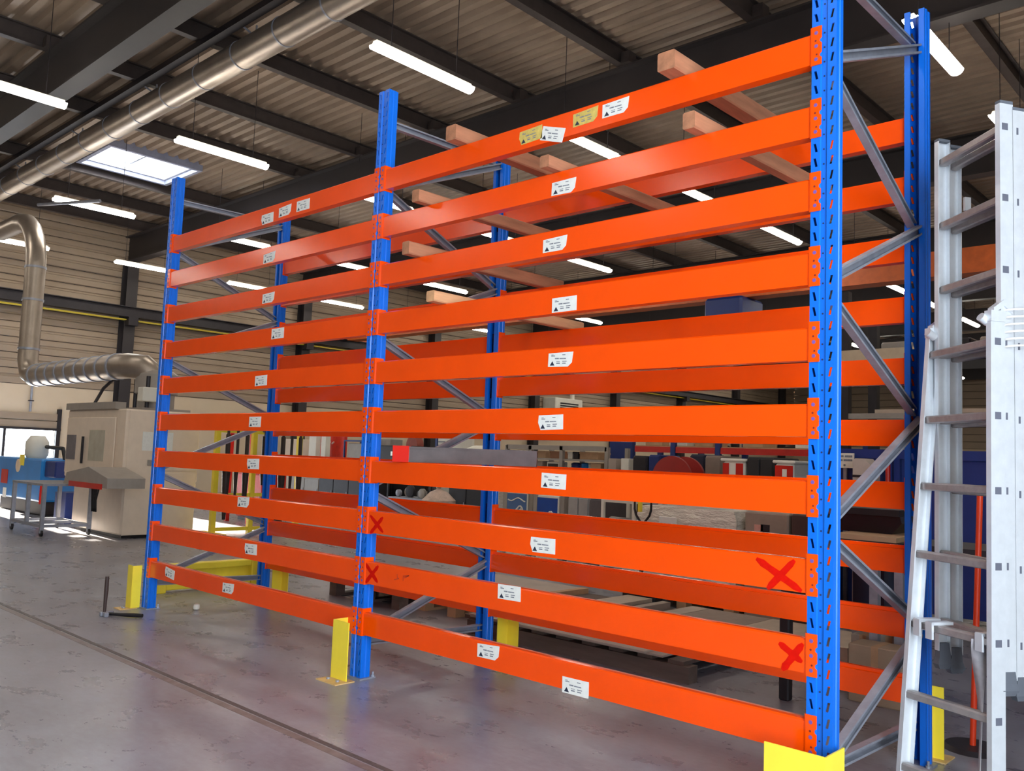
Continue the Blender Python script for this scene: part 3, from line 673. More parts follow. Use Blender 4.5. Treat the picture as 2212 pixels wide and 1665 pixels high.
# spiral duct
sdz = aty(290, 788, 2.2).z
sp = thing('spiral_duct', (-11.4, 2.2, sdz), 'silver spiral exhaust duct with ribs above the beige machine', 'duct')
xf = aty(75, 800, 2.2).x
MB().tube([(mx1-.45, 2.5, mz+.45), (mx1-.45, 2.46, sdz-.12), (mx1-.5, 2.36, sdz-.02), (mx1-.7, 2.22, sdz), (-11.75, 2.2, sdz), (xf, 2.2, sdz)], .19, 20).build('pipe', SPIRAL, sp)
rib_me = MB().tube([(-.03, 0, 0), (.03, 0, 0)], .205, 20).mesh('rib', GALV)
x = -11.8
while x > xf: inst('rib', rib_me, sp, (x+11.4, 0, 0)); x -= .42
e = [(xf, 2.2, sdz), (xf-.25, 2.2, sdz+.05), (xf-.4, 2.2, sdz+.3)]
zt_ = aty(85, 575, 2.2).z
MB().tube(e+[(xf-.4, 2.2, zt_)]+[(xf-.4-1.0*(1-cos(t)), 2.2-.0*t, zt_+1.0*sin(t)) for t in (.3, .6, .9, 1.2, 1.57)]+[(xf-2.6, 2.2, zt_+1.0)], .17, 18).build('riser', SPIRAL, sp)
for zz in (sdz+.5, sdz+1.4, zt_): MB().tube([(xf-.4, 2.2, zz-.02), (xf-.4, 2.2, zz+.02)], .182, 18).build('collar', GALV, sp)
MB().tube([(xf-.55, 2.2, zt_+1.2), (xf+.9, 2.75, zt_+1.15)], .03, 8).build('stay', GALV, sp)
# console on the machine front
p0, p1 = aty(150, 1035, 1.5), aty(246, 1035, 1.5); zc, zt2 = aty(200, 1050, 1.5).z, aty(200, 1008, 1.5).z
xm = (p0.x+p1.x)/2
cs = MB().poly([(p0.x, 1.42, zc), (p1.x, 1.42, zc), (p1.x, 1.42, zc+.13), (xm+.1, 1.42, zt2), (p0.x+.1, 1.42, zc+.16)], (0, .49, 0)).build('console_hood', BEIGED, mc)
MB().box((p0.x+.25, 1.40, zc-.02), (p1.x-.15, 1.419, zc+.05)).build('red_strip', RED, cs)
for k in range(3): MB().tube([(xm+.2+.06*k, 1.45, zc-.005)]+[(xm+.2+.06*k+.05*sin(pi*t/6), 1.45, zc-.02-.3*sin(pi*t/6)) for t in range(1, 6)]+[(xm+.3+.06*k, 1.45, zc-.005)], .012, 6).build('cable_loop', BLACK, cs)
# blue machine
BY = 2.3; bx1 = aty(112, 1050, BY).x; bx0 = -17.5; bt = aty(60, 990, BY).z
bm = thing('blue_machine', (-14.5, BY, 0), 'bright blue machine with warning stickers behind the steel cart', 'machine')
MB().bbox((bx0, BY, .25), (bx1-.55, BY+.9, bt), .03).build('body', SKYBLUE, bm)
MB().bbox((bx1-.549, BY+.05, bt-.3), (bx1-.05, BY+.8, bt-.02), .02).build('side_housing', NAVY, bm)
MB().bbox((bx0+.2, BY+.1, 0), (bx1-.7, BY+.8, .249), .02).build('pedestal', DARK, bm)
MB().tube([(bx1-1.9, BY+.4, bt), (bx1-1.9, BY+.4, bt+.17), (bx1-1.75, BY+.4, bt+.22), (bx1-.75, BY+.4, bt+.2), (bx1-.62, BY+.4, bt)], .035, 8).build('handle', BLACK, bm)
MB().lathe((bx1-1.75, BY+.3, bt), [(.16, 0), (.2, .06), (.2, .3), (.12, .42)], 18).build('motor', WHITE, bm)
for (a, b, mm, hw, hh2) in ((48, 993, YEL, .12, .1), (10, 1028, RED, .18, .13), (10, 1063, PAPER, .09, .09)):
    q = aty(a, b, BY-.001); MB().bbox((q.x-hw, BY-.008, q.z-hh2), (q.x+hw, BY-.0005, q.z+hh2), .002).build('warning_sticker', mm, bm)
q = aty(39, 1005, BY-.005); MB().lathe((q.x, BY-.005, q.z), [(.12, -.004), (.12, .004)], 18, 'y').build('round_sign', mat('cream_sign', (225, 200, 170), .5), bm)
q = aty(92, 1063, BY-.06); MB().tube([(q.x, BY-.06, q.z-.2), (q.x, BY-.06, q.z+.2)], .05, 10).build('red_bottle', RED, bm)
# steel cart
c0, c1 = atz(38, 1146), atz(78, 1157)
ct = thing('steel_cart', ((-12.2), 1.5, 0), 'bare steel tube cart on castors in front of the blue machine', 'cart')
cx0, cx1, cy0, cy1 = -12.75, -11.55, 1.22, 1.85; ctz = .72
for x in (cx0, cx1):
    for y in (cy0, cy1):
        MB().bar((x, y, .1), (x, y, ctz-.03), .05).build('leg', GALV, ct)
        w = MB().lathe((x, y-.015, .045), [(.045, 0), (.045, .03)], 14, 'y').build('castor', BLACK, ct)
        MB().box((x-.02, y-.025, .045), (x+.02, y+.025, .1)).build('fork', GALV, w)
for y in (cy0, cy1):
    MB().bar((cx0, y, .14), (cx1, y, .14), .04).build('rail', GALV, ct)
for x in (cx0, cx1, (cx0+cx1)/2): MB().bar((x, cy0, .14), (x, cy1, .14), .04).build('rail', GALV, ct)
MB().box((cx0-.03, cy0-.03, ctz-.03), (cx1+.03, cy1+.03, ctz)).build('top_sheet', GALV, ct)
MB().bar(((cx0+cx1)/2, cy0, .14), ((cx0+cx1)/2, cy0, ctz-.03), .05).build('leg', GALV, ct)
# blue parts bin under/behind the cart
carton('dark blue bin behind the steel cart near the console', (118, 1063, 142, 1098), 2.1, .4, NAVY, 0, 'storage_bin', 'bin', False)

# tool stand with hanging arbors
tx0, ty0, ty1 = -10.45, 3.15, 4.55
ts = thing('tool_stand', (tx0, 3.8, 0), 'yellow tool stand hung with dark lifting chains and bars', 'tool stand')
tz = 1.62
for y in (ty0, (ty0+ty1)/2-.1, ty1): MB().bar((tx0, y, 0), (tx0, y, tz), .07).build('post', YEL, ts)
for z in (.12, .62, tz-.06): MB().bar((tx0, ty0, z), (tx0, ty1, z), .05).build('crossbar', YEL, ts)
MB().bar((tx0-.3, ty1, .04), (tx0+.35, ty1, .04), .08).bar((tx0-.3, ty0, .04), (tx0+.35, ty0, .04), .08).build('foot_bar', YEL, ts)
y = ty0+.1; k = 0
while y < ty1-.05:
    if abs(y-(ty0+ty1)/2+.1) < .09: y += .1
    L = (1.25, .9, 1.2, .75, 1.1)[k % 5]; rr = (.035, .022, .03, .045, .026)[k % 5]
    m = MB().tube([(tx0+.13, y, tz-.04), (tx0+.13, y, tz-.1), (tx0+.13, y, tz-.12), (tx0+.13, y, tz-.12-L*.4), (tx0+.13, y, tz-.12-L*.42), (tx0+.13, y, tz-.1-L)], [.02, .02, rr, rr, rr*1.7, rr*.8], 10)
    m.tube([(tx0+.085+.05*cos(t*pi/5), y, tz+.0+.05*sin(t*pi/5)) for t in range(11)], .012, 6)
    tag(m.build('hoist_tool', mat('oily_steel', (58, 48, 46), .5, .5, var=.3), None, (tx0+.07, y, tz)), ('dark ringed bar hanging on the yellow tool stand' if k % 2 == 0 else 'slim dark bar with collar hanging on the yellow tool stand'), 'tool', 'bars hanging on the tool stand' if k % 2 == 0 else 'collared bars on the tool stand')
    y += .155 if k != 2 else .2; k += 1
cabinet('tool_cabinet', 'red steel tool cabinet behind the yellow tool stand', 'cabinet', (512, 1022, 566, 1068), 5.2, .5, RED, doors=2)
rf = thing('hanging_frame', (-10.3, 5.0, 0), 'red steel hanging frame beside the yellow tool stand', 'frame')
q0, q1 = aty(500, 950, 4.85), aty(546, 950, 4.85); zf = aty(520, 932, 4.85).z
for x in (q0.x, q1.x): MB().bar((x, 4.85, 0), (x, 4.85, zf), .07).build('upright', RED, rf)
MB().bar((q0.x, 4.85, zf), (q1.x, 4.85, zf), .07).build('top_bar', RED, rf)

# ------------------------------------------------------------------ behind the far bay (seen between the beams)
r, e = cabinet('bench_machine', 'cream bench machine with black screen behind the far bay', 'machine', (606, 948, 652, 985), 10.5, .6, BEIGE, doors=1)
MB().bbox((e[0]+.35, 10.6, e[3]), (e[0]+.62, 10.68, e[3]+.4), .01).build('screen', BLACK, r)
r, e = cabinet('tool_board', 'bright red tool board standing behind the far bay', 'board', (684, 938, 742, 990), 10.4, .12, mat('bright_red_panel', (205, 40, 14), .5, var=.2, scale=5), doors=0, plinth=False)
for k in range(5): MB().bar((e[0]+.12+.16*k, 10.36, e[3]-.25), (e[0]+.2+.16*k, 10.36, e[3]-.2), .03).build('hanging_tool', WHITE, r)
for i, (a, b) in enumerate(((668, 683), (694, 704))): carton(('tall' if i == 0 else 'slim')+' white dispenser beside the red tool board', (a, 938, b, 962), 9.9, .15, WHITE, 0, 'dispenser', 'dispenser', False)
x0, x1, zb, zt = ext(744, 952, 786, 985, 10.0)
bt_ = shelf_unit('blue_trolley', 'blue framed trolley with grey crate by the red tool board', 'trolley', x0, x1, 10.0, .5, (.2, .75), zt, NAVY)
MB().bar((x0, 10.0, zt), (x1, 10.0, zt), .04).build('handle', NAVY, bt_)
MB().bbox((x0+.1, 10.02, .751), (x1-.1, 10.4, zt-.06), .02).build('crate', BEIGED, bt_)
cabinet('steel_bench', 'grey steel cabinet bench on the open floor behind the far bay', 'cabinet', (628, 1031, 688, 1047), 8.9, .7, BEIGED, doors=2)
r, e = cabinet('work_bench', 'dark work bench with pale top behind the far bay', 'bench', (688, 1034, 786, 1070), 8.4, .7, DARK, doors=3)
MB().box((e[0]-.05, 8.35, e[3]), (e[1]+.05, 9.15, e[3]+.04)).build('bench_top', SHEET, r)
bz_ = e[3]+.041
for k in range(9):
    x = e[0]+.1+(e[1]-e[0]-.2)*k/8
    tag(MB().lathe((x, 8.55, bz_), [(.03, 0), (.03, .06), (.018, .07), (.018, .1)], 10).build('socket', DARK, None, (x, 8.55, bz_)), 'dark steel socket standing in a row on the work bench', 'socket', 'sockets on the work bench')
cabinet('dark_cabinet', 'black cabinet just behind the middle frame', 'cabinet', (818, 962, 884, 995), 9.3, .5, BLACK, doors=2)
r, e = carton('brown-grey crate next to the black cabinet', (792, 948, 843, 966), 10.6, .4, BEIGED, 0, 'crate', 'crate', False)
fr = thing('floor_fan', (0, 0, 0), 'reddish floor fan behind the middle frame', 'fan'); q = aty(896, 962, 10.2); fr.location = (q.x, 10.2, 0)
MB().tube([(q.x, 10.2, .03), (q.x, 10.2, q.z-.22)], .03, 8).lathe((q.x, 10.2, 0), [(.22, 0), (.2, .03)], 16).build('stand', DARK, fr)
MB().lathe((q.x, 10.2, q.z), [(.2, -.1), (.26, -.05), (.26, .05), (.1, .12)], 18, 'y').build('fan_head', mat('dull_red_plastic', (150, 70, 55), .6), fr)
r, e = cabinet('notice_stand', 'white notice board on navy posts behind the middle frame', 'board', (944, 945, 1020, 975), 11.0, .08, WHITE, doors=0, plinth=False)
for x in (e[0], ): MB().bar((x-.04, 11.04, 0), (x-.04, 11.04, e[3]), .07).build('post', NAVY, r)
for k in range(3): MB().box((e[0]+.05, 10.992, e[3]-.12-.09*k), (e[0]+.3, 10.998, e[3]-.09-.09*k)).build('line', PRINT, r)
q = aty(1040, 975, 9.6)
tk = thing('white_drum', (q.x, 9.6, 0), 'white plastic drum with domed lid behind the middle rear post', 'drum')
MB().lathe((q.x, 9.6, 0), [(.38, 0), (.4, .05), (.4, q.z-.06), (.34, q.z+.04), (.16, q.z+.12)], 24).build('shell', WHITE, tk)
MB().lathe((q.x, 9.6, q.z-.1), [(.41, 0), (.41, .03)], 24).build('hoop', GALV, tk)
# scrap trolley with wheels and a stuffed bag
x0, x1, zb, zt = ext(838, 1048, 930, 1085, 8.0)
sc = shelf_unit('scrap_trolley', 'wire scrap trolley full of small parts behind the middle frame', 'trolley', x0, x1, 8.0, .6, (.15, zt-.25), zt+.08, GALV, mp=DARK)
for k in range(7):
    x = x0+.1+(x1-x0-.2)*k/6; rr = .07+.025*(k % 3)
    tag(MB().lathe((x, 8.2+.1*(k % 2), zt-.249+rr), [(rr*.5, -.04), (rr, -.03), (rr, .03), (rr*.5, .04)], 14, 'y').build('metal_part', (GALV, BEIGED, DARK)[k % 3], None, (x, 8.2, zt-.249)), ('bright' if k % 3 == 0 else 'beige' if k % 3 == 1 else 'dark')+' round machined part in the scrap trolley', 'part', ('bright', 'beige', 'dark')[k % 3]+' parts in the scrap trolley')
q = aty(948, 1070, 7.6)
bag = thing('stuffed_bag', (q.x, 7.6, 0), 'stuffed clear plastic bag standing beside the scrap trolley', 'bag')
MB().lathe((q.x, 7.6, 0), [(.2, 0), (.3, .1), (.32, .5), (.28, q.z-.05), (.17, q.z+.06), (.08, q.z+.1)], 12).build('sack', mat('cloudy_plastic', (190, 165, 150), .35, var=.25, scale=9, bump=.8), bag)
MB().lathe((q.x, 7.6, q.z+.1), [(.07, 0), (.03, .03), (.06, .07)], 10).build('tied_neck', mat('cloudy_plastic', (190,165,150)), bag)
cabinet('black_locker', 'wide black locker behind the middle rear post', 'locker', (968, 1052, 1046, 1100), 8.3, .35, BLACK, doors=2)

# ------------------------------------------------------------------ behind the near bay
x0, x1, zb, zt = ext(1096, 957, 1312, 1010, 7.0)
H1 = aty(1200, 972, 7.0).z; H2 = aty(1200, 1008, 7.0).z-.12; Hm = aty(1200, 990, 7.0).z
su = shelf_unit('storage_shelf', 'long grey steel storage shelf filled with boxes behind the rack', 'shelf', x0, x1, 7.0, .5, (.3, H2, Hm), H1+.06, BEIGED, posts=(x0, aty(1147, 985, 7).x, aty(1214, 985, 7).x, x1), t=.06)
MB().box((x0, 6.97, H1), (x1, 7.03, H1+.07)).build('top_rail', BEIGED, su)
def on_shelf(a, b, top, z, m, lab, nm='box', D=.3):
    p, q = aty(a, 985, 7.05), aty(b, 985, 7.05); t = aty((a+b)/2, top, 7.05).z
    t = min(t, (Hm-.05) if z < Hm-.05 else (H1-.02))
    carton_at(nm, lab, p.x, q.x, z+.001, t, 7.05, D, m)
def carton_at(nm, lab, xa, xb, za, zb_, Y, D, m):
    r = thing(nm, ((xa+xb)/2, Y, za), lab, 'box'); MB().bbox((xa, Y, za), (xb, Y+D, zb_), .006).build('body', m, r)
    MB().box((xa-.004, Y-.004, zb_-(zb_-za)*.25), (xb+.004, Y+D+.004, zb_+.004)).build('lid', m, r)
on_shelf(1161, 1178, 964, Hm, CARD, 'tan carton on the upper storage shelf, beside a brown carton')
on_shelf(1188, 1212, 967, Hm, mat('brown_card', (150, 106, 78), .8), 'square brown carton on the upper storage shelf')
on_shelf(1226, 1236, 968, Hm, WHITE, 'slim pale box on the upper storage shelf by a dark box')
on_shelf(1238, 1248, 967, Hm, DARK, 'slim dark box on the upper storage shelf')
on_shelf(1252, 1292, 973, Hm, TAN, 'long tan carton on the upper storage shelf')
on_shelf(1105, 1128, 963, Hm, WHITE, 'pale box at the upper shelf end by the drum')
on_shelf(1160, 1172, 988, H2, SHEET, 'grey upright box on the lower storage shelf')
r = thing('monitor', (0,0,0), 'black screened monitor on the lower storage shelf', 'monitor'); p, q = aty(1181, 995, 7.05), aty(1209, 995, 7.05); r.location = (p.x, 7.05, H2)
MB().bbox((p.x, 7.05, H2+.001), (q.x, 7.25, Hm-.05), .01).build('case', WHITE, r); MB().box((p.x+.03, 7.045, H2+.03), (q.x-.03, 7.049, Hm-.08)).build('screen', BLACK, r)
for a, b, tp, mm, lab in ((1228, 1244, 995, NAVY, 'small blue tub on the lower storage shelf'), (1249, 1263, 990, SKYBLUE, 'tall blue tub on the lower storage shelf'), (1264, 1273, 994, WHITE, 'white bottle on the lower storage shelf')):
    p, q = aty(a, 995, 7.1), aty(b, 995, 7.1); t = min(Hm-.05, aty((a+b)/2, tp, 7.1).z); rr = (q.x-p.x)/2; cx = (p.x+q.x)/2
    tag(MB().lathe((cx, 7.2, H2+.001), [(rr*.85, 0), (rr, .02), (rr, (t-H2)*.8), (rr*1.05, (t-H2)*.82), (rr*1.05, (t-H2)*.9), (rr*.6, t-H2)], 16).build('tub', mm, None, (cx, 7.2, H2)), lab, 'tub')
on_shelf(1277, 1298, 992, H2, CARD, 'tan carton on the lower storage shelf beside the white bottle')
# two crates with blue fronts and white wave-and-mountain emblems
def wave_crate(px, Y, mb_, lab, full):
    x0, x1, zb, zt = ext(*px, Y); r = thing('display_crate', ((x0+x1)/2, Y, 0), lab, 'crate'); w = x1-x0
    MB().bbox((x0, Y, 0), (x1, Y+.5, zt), .01).build('body', WHITE, r)
    za = zt-.32; MB().box((x0+.01, Y-.006, za), (x1-.01, Y-.001, zt-.03)).build('blue_panel', mb_, r)
    e = MB(); cx = x0+w*.68; cz = za+.05; s = w*.24; yy = -.008
    pts = [(cx-s, cz), (cx-s*.45, cz+s*.5), (cx-s*.2, cz+s*.78), (cx+s*.1, cz+s*.82), (cx+s*.4, cz+s*.55), (cx+s*.55, cz+s*.2), (cx+s, cz)]
    e.tube([(a, Y+yy, b) for a, b in pts], .013, 6); e.tube([(cx-s*1.1, Y+yy, cz-.005), (cx+s*1.1, Y+yy, cz-.005)], .014, 6); e.tube([(cx-s*.3, Y+yy, cz+s*.1), (cx+s*.1, Y+yy, cz+s*.4), (cx+s*.35, Y+yy, cz+s*.15)], .01, 6)
    e.build('mountain_wave_emblem', WHITE, r)
    if full:
        m2 = MB().tube([(x0+.03+(w-.06)*t/10, Y+yy, zt-.11+.022*sin(t*.75+3.4)) for t in range(11)], .009, 6); m2.build('wave_line', WHITE, r)
    for x in (x0-.05, x1+.05): MB().box((x-.03, Y+.02, 0), (x+.03, Y+.48, zt+.12)).build('side_frame', BEIGED, r)
wave_crate((1095, 1061, 1139, 1105), 5.6, mat('faded_blue_panel', (72, 104, 150), .5), 'white crate with faded blue front and white wave emblem', True)
wave_crate((1160, 1070, 1206, 1110), 5.2, mat('strong_blue_panel', (14, 66, 150), .45), 'white crate with deep blue front and mountain wave emblem', False)
cabinet('grey_cabinet', 'pale grey two door cabinet beside the blue fronted crates', 'cabinet', (1226, 1072, 1270, 1120), 5.0, .5, mat('pale_grey_enamel', (160, 156, 152), .5), doors=2)
cabinet('grey_cabinet', 'dark grey cabinet beside the pale grey cabinet', 'cabinet', (1272, 1076, 1300, 1125), 5.0, .5, mat('mid_grey_enamel', (92, 86, 88), .5))
x0, x1, zb, zt = ext(1303, 1080, 1370, 1125, 4.6)
ls = shelf_unit('low_shelf', 'low pale shelf rack with a grey roll beside the dark grey cabinet', 'shelf', x0, x1, 4.6, .5, (.2, .5, zt), zt, WHITE)
q = (x0+x1)/2; tag(MB().lathe((q-.28, 4.85, .501+.1), [(.02, 0), (.1, .004), (.1, .55), (.02, .556)], 16, 'x').build('paper_roll', BEIGED, None, (q, 4.85, .501)), 'grey roll lying in the low pale shelf rack', 'roll')
# blue board, bins and a red reel
cabinet('blue_board', 'navy blue panel board behind the storage shelf end', 'board', (1314, 953, 1364, 986), 7.7, .1, NAVY, doors=0, plinth=False)
carton('pale square box standing below the navy board', (1341, 990, 1358, 1010), 6.4, .3, WHITE, 0, tape=False)
carton('small grey box below the navy board, next to a pale box', (1314, 990, 1330, 1012), 6.4, .3, SHEET, 0, tape=False)
for i, (a, b, t, lab) in enumerate(((1366, 1396, 984, 'dark stacked crate beside the navy locker'), (1400, 1424, 982, 'navy locker beside the red reel'), (1489, 1521, 981, 'dark navy locker on the other side of the red reel'))):
    cabinet('locker', lab, 'locker', (a, t, b, 1022), 6.2, .5, (DARK, NAVY, mat('blue_black', (22, 26, 52), .5))[i])
q = aty(1448, 1035, 5.6); rr = (aty(1492, 1035, 5.6)-q).x
re = thing('cable_reel', (q.x, 5.6, 0), 'large dark red reel standing on edge behind the rack', 'reel')
MB().lathe((q.x, 5.6, q.z), [(rr*.3, 0), (rr, .02), (rr, .05), (rr*.4, .06), (rr*.4, .3), (rr, .3), (rr, .34)], 36, 'y').build('drum', mat('dark_red_enamel', (150, 26, 18), .5, var=.1), re)
for yy in (5.56, 5.98):
    for sx in (-.3, .3): MB().bar((q.x+sx, yy, 0), (q.x, yy, q.z), .05).build('stand_leg', DARK, re)
MB().lathe((q.x, 5.54, q.z), [(.05, 0), (.05, .46)], 12, 'y').build('axle', GALV, re)
r, e = cabinet('brown_cabinet', 'grey brown cabinet with pale cylinder in front behind the rack', 'cabinet', (1522, 984, 1557, 1025), 5.8, .5, mat('taupe', (128, 112, 100), .5))
def rt_bin(px, Y, lab, split):
    x0, x1, zb, zt = ext(*px, Y); r = thing('waste_bin', ((x0+x1)/2, Y, 0), lab, 'bin'); w = x1-x0
    MB().bbox((x0, Y, 0), (x1, Y+.5, zt-.03), .02).build('body', WHITE, r)
    MB().bbox((x0-.02, Y-.02, zt-.03), (x1+.02, Y+.52, zt), .01).build('lid', WHITE, r)
    for a, b in (((.02, .3), (.62, .95)) if split else ((.02, .98),)): MB().box((x0+w*a, Y-.006, zt-.19), (x0+w*b, Y-.001, zt-.05)).build('red_band', RED, r)
    if split: MB().box((x0+w*.35, Y-.006, zt-.36), (x0+w*.52, Y-.001, zt-.22)).build('mark', mat('brown_print', (120, 70, 60), .6), r)
    else: MB().box((x0+w*.42, Y-.009, zt-.155), (x0+w*.66, Y-.006, zt-.085)).build('mark', WHITE, r)
rt_bin((1561, 990, 1608, 1025), 5.0, 'white bin with two red corner bands behind the rack', True)
rt_bin((1674, 994, 1714, 1030), 4.6, 'white bin with one red band across the top', False)
cabinet('dark_bin', 'large black bin between the two white and red bins', 'bin', (1612, 987, 1670, 1028), 5.0, .6, mat('soot_black', (32, 32, 34), .6), doors=2)
# wrapped load on a pallet, grey box, pallet truck handle
def pallet(name, lab, x0, x1, y0, y1, m, group=None):
    r = thing(name, ((x0+x1)/2, (y0+y1)/2, 0), lab, 'pallet', group)
    for k in range(5):
        y = y0+(y1-y0-.1)*k/4; MB().box((x0, y, .122), (x1, y+.1, .144)).build('deck_board', m, r)
    for k in range(3):
        x = x0+(x1-x0-.1)*k/2
        for j in range(3): y = y0+(y1-y0-.1)*j/2; MB().box((x, y, .022), (x+.1, y+.1, .1)).build('block', m, r)
        MB().box((x, y0, .1), (x+.1, y1, .122)).build('stringer', m, r); MB().box((x, y0, 0), (x+.1, y1, .022)).build('bottom_board', m, r)
    return r
x0, x1, zb, zt = ext(1372, 1098, 1588, 1165, 3.75)
pallet('pallet', 'pale pallet under the plastic wrapped load', x0, x1, 3.75, 4.45, TAN)
wl_ = thing('wrapped_load', ((x0+x1)/2, 4.1, .145), 'square load wrapped in shiny clear plastic on a pallet', 'wrapped load')
m = MB(); N = 12; vs = []; fs = []
zz = [.145, .3, .55, zt-.08, zt]
for i, z in enumerate(zz):
    ins_ = .0 if i < 3 else (.01 if i == 3 else .06)
    for (xa, ya, xb_, yb_) in ((x0, 3.75, x1, 3.75), (x1, 3.75, x1, 4.45), (x1, 4.45, x0, 4.45), (x0, 4.45, x0, 3.75)):
        for k in range(N):
            t = k/N; x = xa+(xb_-xa)*t; y = ya+(yb_-ya)*t; cxm, cym = (x0+x1)/2, 4.1
            f = 1-ins_; j = random.uniform(-.012, .012); vs.append((cxm+(x-cxm)*f+j, cym+(y-cym)*f+j, z))
n4 = 4*N
for i in range(len(zz)-1):
    for k in range(n4): fs.append((i*n4+k, i*n4+(k+1) % n4, (i+1)*n4+(k+1) % n4, (i+1)*n4+k))
fs.append(tuple(range((len(zz)-1)*n4, len(zz)*n4))); m.add(vs, fs); m.build('film', WRAP, wl_)
q = aty(1443, 1128, 3.73); MB().bbox((q.x-.09, 3.715, q.z-.05), (q.x+.09, 3.735, q.z+.05), .003).build('paper_label', PAPER, wl_)
r, e = cabinet('grey_box', 'plain grey box with two small labels beside the wrapped load', 'box', (1606, 1108, 1700, 1165), 3.75, .7, mat('warm_grey_box', (150, 132, 118), .6), doors=0, plinth=False)
for a, mm in ((1638, mat('pink_label', (205, 150, 135), .6)), (1652, DARK)):
    q = aty(a, 1142, 3.76); MB().box((q.x-.04, 3.763, q.z-.04), (q.x+.04, 3.769, q.z+.035)).build('label', mm, r)
cabinet('dark_case', 'dark brown case beside the plain grey box', 'case', (1706, 1112, 1752, 1162), 3.75, .6, mat('dark_brown', (72, 50, 46), .6), doors=0, plinth=False)
q = aty(1388, 1122, 3.45)
pt = thing('pallet_truck', (q.x, 3.45, 0), 'hand pallet truck with black looped tiller handle before the wrapped load', 'pallet truck')
MB().tube([(q.x, 3.45, .2), (q.x, 3.45, q.z-.02)], .02, 8).build('tiller', BLACK, pt)
hz = aty(1388, 1085, 3.45).z
MB().tube([(q.x, 3.45, q.z-.05), (q.x-.075, 3.45, q.z+.04), (q.x-.09, 3.45, q.z+.09), (q.x-.09, 3.45, hz+.05), (q.x+.09, 3.45, hz+.05), (q.x+.09, 3.45, q.z+.09), (q.x+.075, 3.45, q.z+.04), (q.x, 3.45, q.z-.05)], .011, 8).build('handle_loop', BLACK, pt)
MB().bar((q.x-.02, 3.435, q.z+.07), (q.x-.02, 3.435, hz+.03), .03).build('lever', YEL, pt)
MB().bbox((q.x-.18, 3.4, .05), (q.x+.18, 3.55, .22), .02).build('pump_head', DARK, pt)
for s in (-.18, .1): MB().bbox((q.x+s, 3.55, .05), (q.x+s+.1, 3.68, .1), .01).build('fork', DARK, pt)
for s in (-.12, .12): MB().lathe((q.x+s, 3.46, .05), [(.05, -.025), (.05, .025)], 14, 'x').build('wheel', BLACK, pt)

# ------------------------------------------------------------------ boards and pallets on the floor behind the rack
def board(x0, x1, y0, y1, z0, z1, m, lab, rz=0.0, name='board_sheet', grp=None):
    c = V(((x0+x1)/2, (y0+y1)/2, z0)); o = MB().box((x0, y0, z0), (x1, y1, z1)).build(name, m, None, tuple(c)); o.rotation_euler.z = rz
    return tag(o, lab, 'board', grp)
pc, pl_ = atz(1488, 1479), atz(1163, 1403)
y0 = 1.45
dp = thing('dark_pallet', (-2.4, 2.0, 0), 'dark weathered pallet close behind the lowest rear beam', 'pallet')
MB().box((-3.35, y0, 0), (pc.x, y0+.1, .1)).build('side_runner', WOODD, dp); MB().box((-3.35, 2.55, 0), (pc.x, 2.65, .1)).build('side_runner', WOODD, dp)
for k in range(9):
    x = pc.x-.1-(k*.225); MB().box((x-.06, y0+.02, .1), (x+.05, 2.63, .122+.003*(k % 3))).build('deck_board', WOODD, dp)
board(-3.3, -1.62, y0-.02, 2.7, .13, .142, SHEET, 'pale grey sheet lying on the dark pallet, lowest of its pile', .008)
board(-3.3, -1.72, y0-.04, 2.65, .1425, .153, mat('buff_sheet', (178, 164, 150), .6), 'buff sheet lying on the dark pallet, on top of its pile', -.012)
# flat stack further back
GB = mat('grey_brown_sheet', (150, 134, 122), .6); PB = mat('pale_sheet', (182, 166, 148), .6)
for k, (xa, xb_, hh2, mm, lab) in enumerate(((-4.9, -3.78, .12, SHEET, 'grey sheet stack lying on the floor beside a thin tan batten'), (-3.77, -3.7, .125, TAN, 'thin tan batten on the floor between sheets'), (-3.69, -3.26, .08, WOODD, 'dark plank lying between the tan batten and a pale sheet'),
      (-3.25, -2.99, .125, PB, 'narrow pale sheet next to the dark plank'), (-2.97, -2.9, .1, DARK, 'black strip next to the narrow pale sheet'), (-2.88, -2.8, .12, SHEET, 'grey strip between two dark strips'), (-2.78, -2.6, .07, WOODD, 'dark wooden strip beside a buff sheet'), (-2.58, -2.42, .12, mat('buff_sheet', (178, 164, 150), .6), 'narrow buff sheet beside the dark wooden strip'),
      (-2.41, -1.86, .12, GB, 'grey brown sheet stack beside the buff sheet'), (-1.85, -1.0, .122, PB, 'wide pale sheet stack nearest the dark framed table'))):
    board(xa, xb_, 2.74, 3.37, 0, hh2, mm, lab)
dpost = aty(1700, 1360, 1.62); tag(MB().bbox((dpost.x-.03, 1.58, 0), (dpost.x+.03, 1.64, .62), .008).build('short_post', DARK, None, (dpost.x, 1.6, 0)), 'short dark square post standing beside the pale board stack', 'post')
# pale pallets by the middle rear post
pa, pb = atz(912, 1330), atz(1170, 1372)
pallet('pallet', 'pale wooden pallet on the floor beside the middle rear post', -4.3, -3.45, 1.78, 2.6, TAN)
pallet('pallet', 'dark wooden pallet with grey top sheet behind the far bay', -5.35, -4.35, 1.62, 2.5, WOODD)
board(-5.4, -4.33, 1.6, 2.45, .145, .16, SHEET, 'grey sheet on the dark pallet behind the far bay', .03)
board(-6.9, -5.55, 4.3, 4.5, 0, .05, CARD, 'thin tan plank lying on the floor behind the far bay')

